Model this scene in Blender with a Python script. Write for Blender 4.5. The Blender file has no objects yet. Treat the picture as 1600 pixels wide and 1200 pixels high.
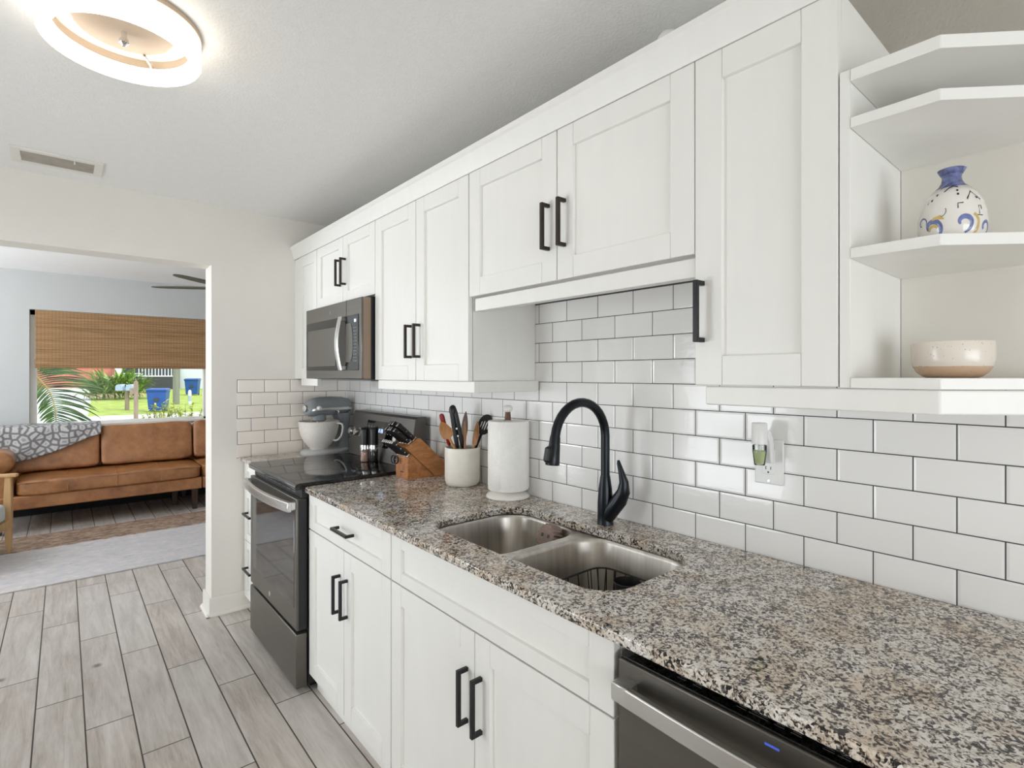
import bpy, bmesh, math, random
from mathutils import Vector, Matrix
random.seed(7)
S = bpy.context.scene
COL = S.collection

# ------------------------------------------------------------------ camera
CX, CZ, YAW, FPX = -1.4671, 1.408, 0.70276, 827.2142
cam_data = bpy.data.cameras.new('camera')
cam_data.sensor_width = 36.0
cam_data.lens = 36.0 * FPX / 1600.0
cam_data.shift_y = -13.7476 / 1600.0
cam_data.clip_start = 0.02
cam_data.clip_end = 400
cam = bpy.data.objects.new('camera', cam_data)
COL.objects.link(cam)
cam.location = (CX, 0, CZ)
cam.rotation_euler = (math.pi / 2, 0, -YAW)
S.camera = cam

# ------------------------------------------------------------------ world, sun, area lights, exposure
S.view_settings.view_transform = 'Standard'
S.view_settings.look = 'None'
S.view_settings.exposure = 0.2
S.view_settings.gamma = 1.0
S.view_settings.use_curve_mapping = False
W = bpy.data.worlds.new('sky')
S.world = W
W.use_nodes = True
bg = W.node_tree.nodes['Background']
bg.inputs['Color'].default_value = (0.86, 0.93, 1.0, 1)
bg.inputs['Strength'].default_value = 1.5


def light(name, kind, loc, rot, energy, color=(1, 1, 1), size=1, size_y=None):
    d = bpy.data.lights.new(name, kind)
    d.energy = energy
    d.color = color
    if kind == 'AREA':
        d.shape = 'RECTANGLE'
        d.size = size
        d.size_y = size_y or size
    if kind == 'SUN':
        d.angle = math.radians(1.0)
    o = bpy.data.objects.new(name, d)
    COL.objects.link(o)
    o.location = loc
    o.rotation_euler = rot
    return o


HP = math.pi / 2
light('sun', 'SUN', (10, -10, 20), (math.radians(42), 0, math.radians(25)), 1.7, (1, 0.97, 0.93))
light('patio_door_daylight', 'AREA', (-3.05, 2.3, 0.9), (0, -HP, 0), 29, (0.89, 0.945, 1), 1.6, 0.95)
light('rear_fill', 'AREA', (-1.5, -2.42, 1.1), (HP, 0, 0), 36, (0.90, 0.95, 1), 2.4, 0.9)  # soft fill added behind the camera, set in an unseen window
light('living_fill', 'AREA', (-4.35, 5.5, 1.65), (0, -HP - 0.9, 0), 112, (0.93, 0.965, 1), 1.0, 2.2)  # unseen fill added here, tilted up to brighten the living room ceiling


# ------------------------------------------------------------------ helpers
def lin(c):
    c = c / 255.0
    return c / 12.92 if c <= 0.04045 else ((c + 0.055) / 1.055) ** 2.4


def rgb(r, g, b):
    return (lin(r), lin(g), lin(b), 1)


class Nodes:
    def __init__(self, name):
        self.m = bpy.data.materials.new(name)
        self.m.use_nodes = True
        self.t = self.m.node_tree
        self.b = self.t.nodes['Principled BSDF']
        self.pos = None

    def n(self, kind, **kw):
        nd = self.t.nodes.new(kind)
        for k, v in kw.items():
            setattr(nd, k, v)
        return nd

    def link(self, a, b):
        self.t.links.new(a, b)

    def coord(self):
        if self.pos is None:
            self.pos = self.n('ShaderNodeTexCoord').outputs['Object']
        return self.pos

    def val(self, x, inp):
        if isinstance(x, (int, float)):
            inp.default_value = x
        elif isinstance(x, tuple):
            inp.default_value = x
        else:
            self.link(x, inp)

    def math(self, op, a, b=0.0, c=0.0, clamp=False):
        nd = self.n('ShaderNodeMath', operation=op, use_clamp=clamp)
        self.val(a, nd.inputs[0])
        self.val(b, nd.inputs[1])
        self.val(c, nd.inputs[2])
        return nd.outputs[0]

    def smooth(self, x, lo, hi, a=0.0, b=1.0):
        nd = self.n('ShaderNodeMapRange', interpolation_type='SMOOTHSTEP')
        self.val(x, nd.inputs[0])
        for i, v in enumerate((lo, hi, a, b)):
            nd.inputs[i + 1].default_value = v
        return nd.outputs[0]

    def xyz(self, v=None):
        nd = self.n('ShaderNodeSeparateXYZ')
        self.link(v or self.coord(), nd.inputs[0])
        return nd.outputs

    def comb(self, x, y, z):
        nd = self.n('ShaderNodeCombineXYZ')
        for i, v in enumerate((x, y, z)):
            self.val(v, nd.inputs[i])
        return nd.outputs[0]

    def mapping(self, scale=(1, 1, 1), rot=(0, 0, 0), v=None):
        nd = self.n('ShaderNodeMapping')
        nd.inputs['Scale'].default_value = scale
        nd.inputs['Rotation'].default_value = rot
        self.link(v or self.coord(), nd.inputs[0])
        return nd.outputs[0]

    def noise(self, scale, detail=3, rough=0.5, v=None, dist=0.0):
        nd = self.n('ShaderNodeTexNoise')
        nd.inputs['Scale'].default_value = scale
        nd.inputs['Detail'].default_value = detail
        nd.inputs['Roughness'].default_value = rough
        nd.inputs['Distortion'].default_value = dist
        self.link(v or self.coord(), nd.inputs['Vector'])
        return nd.outputs['Fac']

    def voronoi(self, scale, v=None, feature='F1', out='Distance', rand=1.0, dims='3D'):
        nd = self.n('ShaderNodeTexVoronoi', feature=feature)
        nd.voronoi_dimensions = dims
        nd.inputs['Scale'].default_value = scale
        nd.inputs['Randomness'].default_value = rand
        self.link(v or self.coord(), nd.inputs['Vector'])
        return nd.outputs[out]

    def ramp(self, x, stops, interp='LINEAR'):
        nd = self.n('ShaderNodeValToRGB')
        nd.color_ramp.interpolation = interp
        e = nd.color_ramp.elements
        while len(e) < len(stops):
            e.new(0.5)
        for i, (p, c) in enumerate(stops):
            e[i].position = p
            e[i].color = c
        self.link(x, nd.inputs[0])
        return nd.outputs[0]

    def mix(self, f, a, b, mode='MIX'):
        nd = self.n('ShaderNodeMix', data_type='RGBA', blend_type=mode)
        self.val(f, nd.inputs[0])
        self.val(a, nd.inputs[6])
        self.val(b, nd.inputs[7])
        return nd.outputs[2]

    def bump(self, h, strength=0.3, dist=0.01):
        nd = self.n('ShaderNodeBump')
        nd.inputs['Strength'].default_value = strength
        nd.inputs['Distance'].default_value = dist
        self.link(h, nd.inputs['Height'])
        self.link(nd.outputs[0], self.b.inputs['Normal'])

    def set(self, **kw):
        for k, v in kw.items():
            self.val(v, self.b.inputs[k.replace('_', ' ')])
        return self


def pm(name, c, rough=0.5, metal=0.0, var=0.04, scale=15, bump=0.0, bscale=60, stretch=(1, 1, 1), spec=0.5, bdist=0.003):
    """plain material with a faint procedural unevenness"""
    n = Nodes(name)
    col = rgb(*c)
    v = n.mapping(stretch)
    f = n.noise(scale, 3, 0.55, v)
    lo = tuple(x * (1 - var) for x in col[:3]) + (1,)
    hi = tuple(min(1, x * (1 + var)) for x in col[:3]) + (1,)
    n.link(n.ramp(f, [(0.3, lo), (0.7, hi)]), n.b.inputs['Base Color'])
    n.set(Roughness=rough, Metallic=metal)
    n.b.inputs['Specular IOR Level'].default_value = spec
    if bump:
        n.bump(n.noise(bscale, 2, 0.5, v), bump, bdist)
    return n.m


M = {}
M['wall'] = pm('wall_paint', (229, 225, 218), 0.7, var=0.012, scale=6, bump=0.12, bscale=140)
M['ceiling_bright'] = pm('smooth_ceiling_paint', (246, 247, 248), 0.85, var=0.01, scale=10, bump=0.1, bscale=130)
M['wall_shade'] = pm('shade_greyed_wall_paint', (186, 180, 170), 0.85, var=0.02, scale=30, bump=0.35, bscale=130, bdist=0.004)  # wall colour darkened to match the shaded patch above the shelves
M['wall_cool'] = pm('living_wall_paint', (188, 190, 189), 0.75, var=0.012, scale=6, bump=0.1, bscale=140)
M['ceiling'] = pm('textured_ceiling_paint', (241, 240, 237), 0.85, var=0.015, scale=30, bump=0.35, bscale=130, bdist=0.004)
M['trim'] = pm('trim_paint', (232, 229, 222), 0.45, var=0.012)
M['cabinet'] = pm('cabinet_paint', (238, 237, 233), 0.38, var=0.01, scale=25, bump=0.04, bscale=60, stretch=(1, 1, 0.15))
M['cabinet_inside'] = pm('shelf_melamine', (232, 228, 220), 0.45, var=0.01)
M['black'] = pm('matte_black_metal', (34, 34, 36), 0.38, 0.35, var=0.1)
M['bronze'] = pm('dark_bronze_metal', (52, 44, 40), 0.4, 0.5, var=0.1)
M['faucet'] = pm('satin_black_metal', (30, 34, 38), 0.28, 0.6, var=0.1)
M['slate'] = pm('slate_steel', (106, 102, 96), 0.32, 0.75, var=0.05, scale=8, stretch=(1, 0.1, 8))
M['darkslate'] = pm('dark_slate_steel', (98, 95, 92), 0.34, 0.7, var=0.05, scale=8, stretch=(1, 0.1, 8))
M['steel'] = pm('brushed_steel', (205, 204, 201), 0.28, 0.95, var=0.06, scale=30, stretch=(1, 0.05, 1))
M['chrome'] = pm('polished_chrome', (225, 225, 225), 0.12, 1.0, var=0.02)
M['blackplastic'] = pm('black_plastic', (22, 22, 23), 0.42, var=0.1)
M['blackgloss'] = pm('black_glass', (10, 10, 11), 0.05, var=0.1, spec=0.7)
M['cooktop'] = pm('glass_cooktop', (16, 16, 17), 0.06, var=0.3, scale=300, spec=0.8)
M['ovenglass'] = pm('tinted_oven_glass', (17, 17, 19), 0.05, var=0.1, spec=1.0)
M['ovenglass'].node_tree.nodes['Principled BSDF'].inputs['IOR'].default_value = 2.0
M['burner'] = pm('burner_print', (52, 52, 54), 0.3, var=0.05)
M['grey_plastic'] = pm('grey_plastic', (120, 122, 124), 0.4)
M['whiteplastic'] = pm('white_plastic', (236, 236, 234), 0.35, var=0.01)
M['whiteceramic'] = pm('white_ceramic', (235, 232, 226), 0.25, var=0.02)
M['grout'] = pm('dark_grout', (70, 70, 72), 0.9)
M['oak'] = pm('pale_oak', (196, 158, 112), 0.5, var=0.15, scale=14, stretch=(1, 1, 0.15))
M['cushion'] = pm('pale_grey_green_fabric', (196, 202, 198), 0.9, var=0.05, bump=0.3, bscale=400)
M['darkwood'] = pm('dark_walnut', (58, 40, 30), 0.45, var=0.2, scale=20, stretch=(1, 1, 0.2))


def m_sink():
    n = Nodes('brushed_sink_steel')
    x = n.noise(40, 3, 0.6, n.mapping((1, 1, 0.04)))
    n.link(n.ramp(x, [(0.3, rgb(184, 179, 172)), (0.7, rgb(212, 207, 200))]), n.b.inputs['Base Color'])
    n.set(Metallic=1.0, Roughness=0.33)
    n.bump(n.noise(220, 2, 0.6, n.mapping((1, 1, 0.05))), 0.08, 0.002)
    return n.m


M['sink'] = m_sink()


def m_granite():
    n = Nodes('speckled_granite')
    warp = n.n('ShaderNodeTexNoise')
    warp.inputs['Scale'].default_value = 60
    warp.inputs['Detail'].default_value = 2
    n.link(n.coord(), warp.inputs['Vector'])
    add = n.n('ShaderNodeMix', data_type='VECTOR')
    add.inputs[0].default_value = 0.012
    n.link(n.coord(), add.inputs[4])
    n.link(warp.outputs['Color'], add.inputs[5])
    v = add.outputs[1]
    a = n.n('ShaderNodeSeparateColor')
    n.link(n.voronoi(195, v, out='Color'), a.inputs[0])
    b = n.n('ShaderNodeSeparateColor')
    n.link(n.voronoi(390, v, out='Color'), b.inputs[0])
    blot = n.noise(26, 3, 0.6)
    f = n.math('ADD', n.math('MULTIPLY', a.outputs[0], 0.62), n.math('MULTIPLY', b.outputs[0], 0.38))
    f = n.math('ADD', f, n.math('MULTIPLY', n.math('SUBTRACT', blot, 0.5), 0.75))
    base = n.ramp(f, [(0.205, rgb(24, 24, 28)), (0.30, rgb(62, 60, 60)), (0.365, rgb(128, 118, 109)),
                      (0.445, rgb(180, 171, 161)), (0.57, rgb(210, 205, 199)), (0.78, rgb(232, 230, 226))])
    tint = n.ramp(n.noise(9, 3, 0.6), [(0.44, rgb(255, 253, 251)), (0.66, rgb(236, 219, 199))])
    n.link(n.mix(0.9, base, tint, 'MULTIPLY'), n.b.inputs['Base Color'])
    n.set(Roughness=0.09)
    n.b.inputs['Specular IOR Level'].default_value = 0.55
    return n.m


M['granite'] = m_granite()
ZA, PZ, PY = 1.2242, 0.0782, 0.0772


def m_tile(name, along, origin, rowshift, col):
    n = Nodes(name)
    p = n.xyz()
    u0 = p[1] if along == 'y' else p[0]
    fz = n.math('DIVIDE', n.math('SUBTRACT', p[2], ZA), PZ)
    row = n.math('FLOOR', fz)
    dv = n.math('MULTIPLY', n.math('PINGPONG', fz, 0.5), PZ)
    uu = n.math('ADD', n.math('SUBTRACT', u0, origin), n.math('MULTIPLY', n.math('ADD', row, rowshift), PY))
    fu = n.math('DIVIDE', uu, 2 * PY)
    du = n.math('MULTIPLY', n.math('PINGPONG', fu, 0.5), 2 * PY)
    d = n.math('MINIMUM', du, dv)
    g = n.smooth(d, 0.0010, 0.0016)
    wn = n.n('ShaderNodeTexWhiteNoise', noise_dimensions='2D')
    n.link(n.comb(row, n.math('FLOOR', fu), 0.0), wn.inputs['Vector'])
    c = n.mix(wn.outputs['Value'], rgb(*[x - 2 for x in col]), rgb(*[x + 3 for x in col]))
    n.link(n.mix(g, rgb(62, 62, 66), c), n.b.inputs['Base Color'])
    n.link(n.smooth(d, 0.001, 0.0018, 0.8, 0.10), n.b.inputs['Roughness'])
    edge = n.smooth(d, 0.0008, 0.007)
    wav = n.noise(38, 2, 0.5, n.mapping((1, 0.7, 1.6)))
    n.bump(n.math('ADD', edge, n.math('MULTIPLY', wav, 0.55)), 0.35, 0.0022)
    return n.m


M['tile'] = m_tile('white_subway_tile', 'y', 0.8681, 0, (239, 238, 236))
M['tile_end'] = m_tile('white_subway_tile_end', 'x', -0.5156, -1, (240, 232, 223))


def m_floor():
    n = Nodes('wood_look_plank_tile')
    p = n.xyz()
    PW, PL = 0.1563, 0.922
    fx = n.math('DIVIDE', n.math('ADD', p[0], 1.4012), PW)
    row = n.math('FLOOR', fx)
    yy = n.math('ADD', n.math('SUBTRACT', p[1], 3.613), n.math('MULTIPLY', row, PL / 3))
    fy = n.math('DIVIDE', yy, PL)
    dx = n.math('MULTIPLY', n.math('PINGPONG', fx, 0.5), PW)
    dy = n.math('MULTIPLY', n.math('PINGPONG', fy, 0.5), PL)
    d = n.math('MINIMUM', dx, dy)
    wn = n.n('ShaderNodeTexWhiteNoise', noise_dimensions='2D')
    n.link(n.comb(row, n.math('FLOOR', fy), 0.0), wn.inputs['Vector'])
    r = wn.outputs['Value']
    sh = n.comb(n.math('ADD', p[0], n.math('MULTIPLY', r, 9.0)), n.math('ADD', n.math('MULTIPLY', p[1], 0.09), n.math('MULTIPLY', r, 3.0)), r)
    grain = n.noise(26, 5, 0.62, sh, 0.7)
    fine = n.noise(150, 3, 0.6, sh)
    cloud = n.noise(3.2, 3, 0.55)
    f = n.math('ADD', n.math('MULTIPLY', grain, 0.75), n.math('MULTIPLY', fine, 0.25))
    f = n.math('ADD', f, n.math('MULTIPLY', n.math('SUBTRACT', cloud, 0.5), 0.22))
    base = n.ramp(f, [(0.26, rgb(132, 119, 107)), (0.42, rgb(170, 160, 150)), (0.56, rgb(192, 184, 176)), (0.76, rgb(212, 206, 200))])
    base = n.mix(n.math('MULTIPLY', r, 0.35), base, rgb(208, 206, 204))
    kv = n.mapping((1, 0.34, 1), v=sh)
    knot = n.smooth(n.voronoi(2.3, n.mapping((1.1, 1.0, 1), v=n.coord())), 0.015, 0.07)
    base = n.mix(knot, rgb(118, 100, 84), base)
    g = n.smooth(d, 0.0021, 0.0031)
    n.link(n.mix(g, rgb(74, 68, 64), base), n.b.inputs['Base Color'])
    n.link(n.smooth(d, 0.0015, 0.003, 0.85, 0.33), n.b.inputs['Roughness'])
    n.b.inputs['Specular IOR Level'].default_value = 0.5
    n.bump(n.math('ADD', n.smooth(d, 0.001, 0.005), n.math('MULTIPLY', grain, 0.25)), 0.3, 0.002)
    return n.m


M['floor'] = m_floor()


def m_leather():
    n = Nodes('tan_leather')
    f = n.noise(7, 5, 0.65)
    base = n.ramp(f, [(0.25, rgb(124, 78, 42)), (0.5, rgb(160, 107, 62)), (0.78, rgb(184, 132, 84))])
    n.link(base, n.b.inputs['Base Color'])
    n.set(Roughness=0.30)
    n.bump(n.math('ADD', n.noise(9, 5, 0.65), n.math('MULTIPLY', n.voronoi(240), 0.12)), 0.5, 0.03)
    return n.m


M['leather'] = m_leather()


def _sheen():
    M['leather'].node_tree.nodes['Principled BSDF'].inputs['Coat Weight'].default_value = 0.35
    M['leather'].node_tree.nodes['Principled BSDF'].inputs['Coat Roughness'].default_value = 0.28


_sheen()


def m_blanket():
    n = Nodes('leopard_knit')
    p = n.xyz()
    v = n.comb(p[0], n.math('SUBTRACT', p[2], n.math('MULTIPLY', p[1], 0.8)), 0.0)
    wob = n.noise(14, 2)
    v2 = n.comb(n.math('ADD', n.math('MULTIPLY', wob, 0.03), n.xyz(v)[0]), n.math('MULTIPLY', n.xyz(v)[1], 1.15), 0.0)
    e = n.voronoi(17, v2, 'DISTANCE_TO_EDGE', 'Distance', 0.85, '2D')
    e = n.math('ADD', e, n.math('MULTIPLY', n.math('SUBTRACT', n.noise(40, 2), 0.5), 0.10))
    c = n.ramp(e, [(0.05, rgb(112, 110, 112)), (0.12, rgb(126, 124, 126)), (0.20, rgb(180, 179, 178)), (0.34, rgb(188, 187, 186)), (0.46, rgb(146, 145, 146))])
    n.link(c, n.b.inputs['Base Color'])
    n.set(Roughness=0.95)
    n.bump(n.noise(180, 2), 0.5, 0.006)
    return n.m


M['blanket'] = m_blanket()


def m_rug():
    n = Nodes('faded_persian_rug')
    p = n.xyz()
    a = n.noise(9, 8, 0.75, n.mapping((1, 1.8, 1)))
    b = n.noise(24, 4, 0.65, n.mapping((1, 1.6, 1)))
    f = n.math('ADD', n.math('MULTIPLY', a, 0.6), n.math('MULTIPLY', b, 0.4))
    field = n.ramp(f, [(0.3, rgb(146, 152, 160)), (0.42, rgb(190, 192, 198)), (0.54, rgb(206, 200, 198)), (0.7, rgb(226, 224, 224))])
    bord = n.ramp(f, [(0.34, rgb(84, 70, 62)), (0.46, rgb(132, 110, 94)), (0.56, rgb(172, 148, 128)), (0.7, rgb(190, 172, 156))])
    far = n.math('SUBTRACT', p[1], 5.68)
    w = n.math('ADD', far, n.math('MULTIPLY', n.math('SUBTRACT', n.noise(14, 3), 0.5), 0.10))
    n.link(n.mix(n.smooth(w, 0.0, 0.04), field, bord), n.b.inputs['Base Color'])
    n.set(Roughness=0.95)
    n.bump(n.noise(320, 2), 0.35, 0.004)
    return n.m


M['rug'] = m_rug()


def m_bamboo():
    n = Nodes('woven_bamboo')
    p = n.xyz()
    st = n.noise(1.0, 4, 0.75, n.mapping((3.0, 1, 230)))
    st2 = n.noise(1.0, 2, 0.6, n.mapping((1.6, 1, 110)))
    f = n.math('ADD', n.math('MULTIPLY', st, 0.72), n.math('MULTIPLY', st2, 0.28))
    base = n.ramp(f, [(0.33, rgb(84, 60, 38)), (0.42, rgb(142, 108, 72)), (0.56, rgb(170, 134, 94)), (0.72, rgb(192, 158, 116))])
    thr = n.math('PINGPONG', n.math('MULTIPLY', p[0], 34), 0.5)
    n.link(n.mix(n.smooth(thr, 0.02, 0.12, 0.45, 0.0), base, rgb(98, 72, 44)), n.b.inputs['Base Color'])
    n.set(Roughness=0.75)
    n.bump(st, 0.6, 0.006)
    return n.m


M['bamboo'] = m_bamboo()


def m_wood(name, lo, hi, stretch=(1, 1, 1), rough=0.45, scale=18):
    n = Nodes(name)
    f = n.noise(scale, 5, 0.6, n.mapping(stretch), 0.8)
    n.link(n.ramp(f, [(0.3, rgb(*lo)), (0.7, rgb(*hi))]), n.b.inputs['Base Color'])
    n.set(Roughness=rough)
    return n.m


M['block'] = m_wood('acacia_block', (156, 98, 54), (202, 142, 88), (1, 3, 3))
M['blockdark'] = m_wood('acacia_block_side', (146, 90, 50), (192, 132, 82), (2, 3, 2))
M['spoon'] = m_wood('beech_spoon', (160, 108, 62), (192, 142, 92), (4, 4, 1))
M['spoon2'] = m_wood('olive_spoon', (128, 84, 50), (176, 128, 84), (4, 4, 1))
M['spoon3'] = m_wood('walnut_spoon', (72, 50, 38), (104, 76, 58), (4, 4, 1))
M['neck'] = m_wood('walnut_neck', (84, 50, 32), (112, 70, 46), (4, 4, 1))


def m_emit(name, c, s):
    n = Nodes(name)
    n.set(Base_Color=rgb(*c), Emission_Color=rgb(*c), Emission_Strength=s)
    f = n.noise(20, 2)
    n.link(n.math('ADD', 0.4, n.math('MULTIPLY', f, 0.05)), n.b.inputs['Roughness'])
    return n.m


M['lampglow'] = m_emit('lit_acrylic', (255, 247, 236), 3.5)
M['ledface'] = m_emit('lit_led_plate', (255, 245, 230), 0.3)
M['digits'] = m_emit('display_digits', (190, 215, 255), 1.6)
M['digits_blue'] = m_emit('blue_indicator', (70, 96, 205), 0.35)
M['lampmetal'] = pm('pale_champagne_metal', (192, 174, 154), 0.45, 0.15, var=0.03)
M['champagne'] = pm('champagne_metal', (140, 121, 104), 0.4, 0.4, var=0.03)


def m_pane(name, tint, ior):
    n = Nodes(name)
    out = n.t.nodes['Material Output']
    tr = n.n('ShaderNodeBsdfTransparent')
    tr.inputs[0].default_value = tint
    gl = n.n('ShaderNodeBsdfGlossy')
    gl.inputs['Roughness'].default_value = 0.02
    fr = n.n('ShaderNodeFresnel')
    fr.inputs[0].default_value = ior
    mx = n.n('ShaderNodeMixShader')
    n.link(n.math('ADD', fr.outputs[0], n.math('MULTIPLY', n.noise(2, 1), 0.005)), mx.inputs[0])
    n.link(tr.outputs[0], mx.inputs[1])
    n.link(gl.outputs[0], mx.inputs[2])
    n.link(mx.outputs[0], out.inputs[0])
    return n.m


M['pane'] = m_pane('window_pane', (0.97, 0.98, 0.975, 1), 1.06)
M['glass'] = m_pane('clear_glass', (0.93, 0.945, 0.935, 1), 1.5)


def m_speckle(name, base, spot, scale=160, thr=0.10, rough=0.35, split=None):
    n = Nodes(name)
    d = n.smooth(n.voronoi(scale), thr, thr + 0.05)
    pick = n.smooth(n.noise(60, 2), 0.50, 0.56)
    c = n.mix(n.math('MAXIMUM', d, pick), rgb(*spot), rgb(*base))
    if split:
        z, low, lowrough = split
        p = n.xyz()
        w = n.smooth(n.math('ADD', p[2], n.math('MULTIPLY', n.noise(30, 2), 0.002)), z, z + 0.001)
        c2 = n.mix(n.math('MAXIMUM', d, pick), rgb(*[int(x * 0.75) for x in low]), rgb(*low))
        c = n.mix(w, c2, c)
    n.link(c, n.b.inputs['Base Color'])
    n.set(Roughness=rough)
    return n.m


M['bowl'] = m_speckle('speckled_stoneware', (226, 217, 206), (120, 96, 78), 170, 0.1, 0.22, split=(1.4255, (206, 176, 148), 0.7))
M['salt'] = m_speckle('pink_salt', (240, 190, 170), (240, 214, 200), 300, 0.3, 0.5)
M['pepper'] = m_speckle('peppercorns', (46, 38, 34), (120, 100, 84), 260, 0.25, 0.6)


def m_crock():
    n = Nodes('textured_cream_ceramic')
    p = n.xyz()
    a = n.math('ARCTAN2', n.math('SUBTRACT', p[1], 1.97), n.math('SUBTRACT', p[0], -0.092))
    u = n.math('MULTIPLY', a, 46)
    w = n.math('MULTIPLY', p[2], 560)
    h = n.math('MULTIPLY', n.math('SINE', n.math('ADD', u, w)), n.math('SINE', n.math('SUBTRACT', u, w)))
    n.link(n.ramp(n.noise(20, 2), [(0.3, rgb(228, 223, 212)), (0.7, rgb(236, 232, 222))]), n.b.inputs['Base Color'])
    n.set(Roughness=0.4)
    n.bump(h, 0.28, 0.0015)
    return n.m


M['crock'] = m_crock()


def m_mixbowl():
    n = Nodes('hobnail_white_ceramic')
    h = n.voronoi(150, rand=0.1)
    n.link(n.ramp(h, [(0.0, rgb(250, 246, 240)), (0.5, rgb(232, 226, 218))]), n.b.inputs['Base Color'])
    n.set(Roughness=0.3)
    n.bump(n.math('SUBTRACT', 1.0, h), 0.55, 0.004)
    return n.m


M['mixbowl'] = m_mixbowl()


def m_towel():
    n = Nodes('quilted_paper_towel')
    p = n.xyz()
    a = n.math('ARCTAN2', n.math('SUBTRACT', p[1], 1.657), n.math('SUBTRACT', p[0], -0.086))
    v = n.comb(n.math('MULTIPLY', a, 0.085), 0.0, p[2])
    h = n.voronoi(78, n.mapping((1.25, 1, 0.75), (0, 0.6, 0), v), 'DISTANCE_TO_EDGE')
    n.link(n.ramp(n.noise(20, 2), [(0.3, rgb(240, 238, 233)), (0.7, rgb(246, 244, 240))]), n.b.inputs['Base Color'])
    n.set(Roughness=0.95)
    n.bump(n.smooth(h, 0.0, 0.3), 0.3, 0.003)
    return n.m


M['towel'] = m_towel()


def m_foliage(name, lo, mid, hi, rough=0.5):
    n = Nodes(name)
    f = n.noise(6, 3)
    n.link(n.ramp(f, [(0.3, rgb(*lo)), (0.5, rgb(*mid)), (0.7, rgb(*hi))]), n.b.inputs['Base Color'])
    n.set(Roughness=rough)
    return n.m


M['palm'] = m_foliage('palm_leaf', (44, 72, 30), (66, 98, 42), (104, 132, 66))
M['palmrib'] = m_foliage('palm_rib', (150, 132, 70), (170, 150, 90), (186, 170, 110))
M['lily'] = m_foliage('strap_leaf', (70, 104, 40), (116, 148, 62), (178, 198, 116))
M['lilydry'] = m_foliage('dry_leaf', (120, 100, 80), (160, 140, 112), (190, 172, 140))
M['yellowleaf'] = m_foliage('yellow_green_leaf', (120, 134, 50), (176, 186, 84), (212, 214, 130))
M['binblue'] = pm('blue_bin_plastic', (38, 84, 158), 0.45, var=0.1, scale=3)
M['postwood'] = pm('weathered_wood', (150, 134, 116), 0.85, var=0.2, scale=20, stretch=(1, 1, 0.1))
M['polewood'] = pm('pole_wood', (138, 138, 126), 0.85, var=0.15, scale=10, stretch=(1, 1, 0.1))
M['mailbox'] = pm('mailbox_paint', (168, 186, 204), 0.4, var=0.06)
M['housewhite'] = pm('white_siding', (226, 230, 236), 0.7, var=0.03)
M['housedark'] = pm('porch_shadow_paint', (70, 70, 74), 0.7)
M['roofgrey'] = pm('grey_shingle', (120, 116, 112), 0.9, var=0.15, scale=40)


def m_brick():
    n = Nodes('red_brick')
    b = n.n('ShaderNodeTexBrick')
    b.inputs['Color1'].default_value = rgb(190, 104, 84)
    b.inputs['Color2'].default_value = rgb(206, 122, 98)
    b.inputs['Mortar'].default_value = rgb(198, 150, 130)
    b.inputs['Scale'].default_value = 4
    p = n.xyz()
    n.link(n.comb(p[0], p[2], 0.0), b.inputs['Vector'])
    n.link(b.outputs[0], n.b.inputs['Base Color'])
    n.set(Roughness=0.9)
    return n.m


M['brick'] = m_brick()


def m_ground():
    n = Nodes('lawn_and_paving')
    p = n.xyz()
    wob = n.math('MULTIPLY', n.math('SUBTRACT', n.noise(1.3, 3), 0.5), 1.0)
    y = n.math('ADD', p[1], wob)
    grass = n.ramp(n.math('ADD', n.math('MULTIPLY', n.noise(2.2, 4, 0.7), 0.6), n.math('MULTIPLY', n.noise(30, 3, 0.7), 0.4)),
                   [(0.32, rgb(120, 140, 56)), (0.5, rgb(164, 182, 84)), (0.62, rgb(186, 198, 108)), (0.75, rgb(196, 190, 140))])
    pave = n.ramp(n.noise(8, 3), [(0.3, rgb(206, 204, 200)), (0.7, rgb(224, 223, 220))])
    inroad = n.math('MULTIPLY', n.smooth(y, 22.2, 22.5), n.smooth(y, 28.3, 28.9, 1.0, 0.0))
    c = n.mix(inroad, grass, pave)
    # driveway on the left of the view: left of a line fanning away from the house
    dr = n.math('SUBTRACT', n.math('ADD', p[0], n.math('MULTIPLY', n.math('SUBTRACT', p[1], 26.0), -0.04)), n.math('MULTIPLY', wob, 0.1))
    c = n.mix(n.smooth(dr, -0.9, -0.75, 1.0, 0.0), c, rgb(224, 225, 226))
    n.link(c, n.b.inputs['Base Color'])
    n.set(Roughness=0.95)
    n.bump(n.noise(24, 3, 0.7), 0.4, 0.05)
    return n.m


M['ground'] = m_ground()


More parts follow.
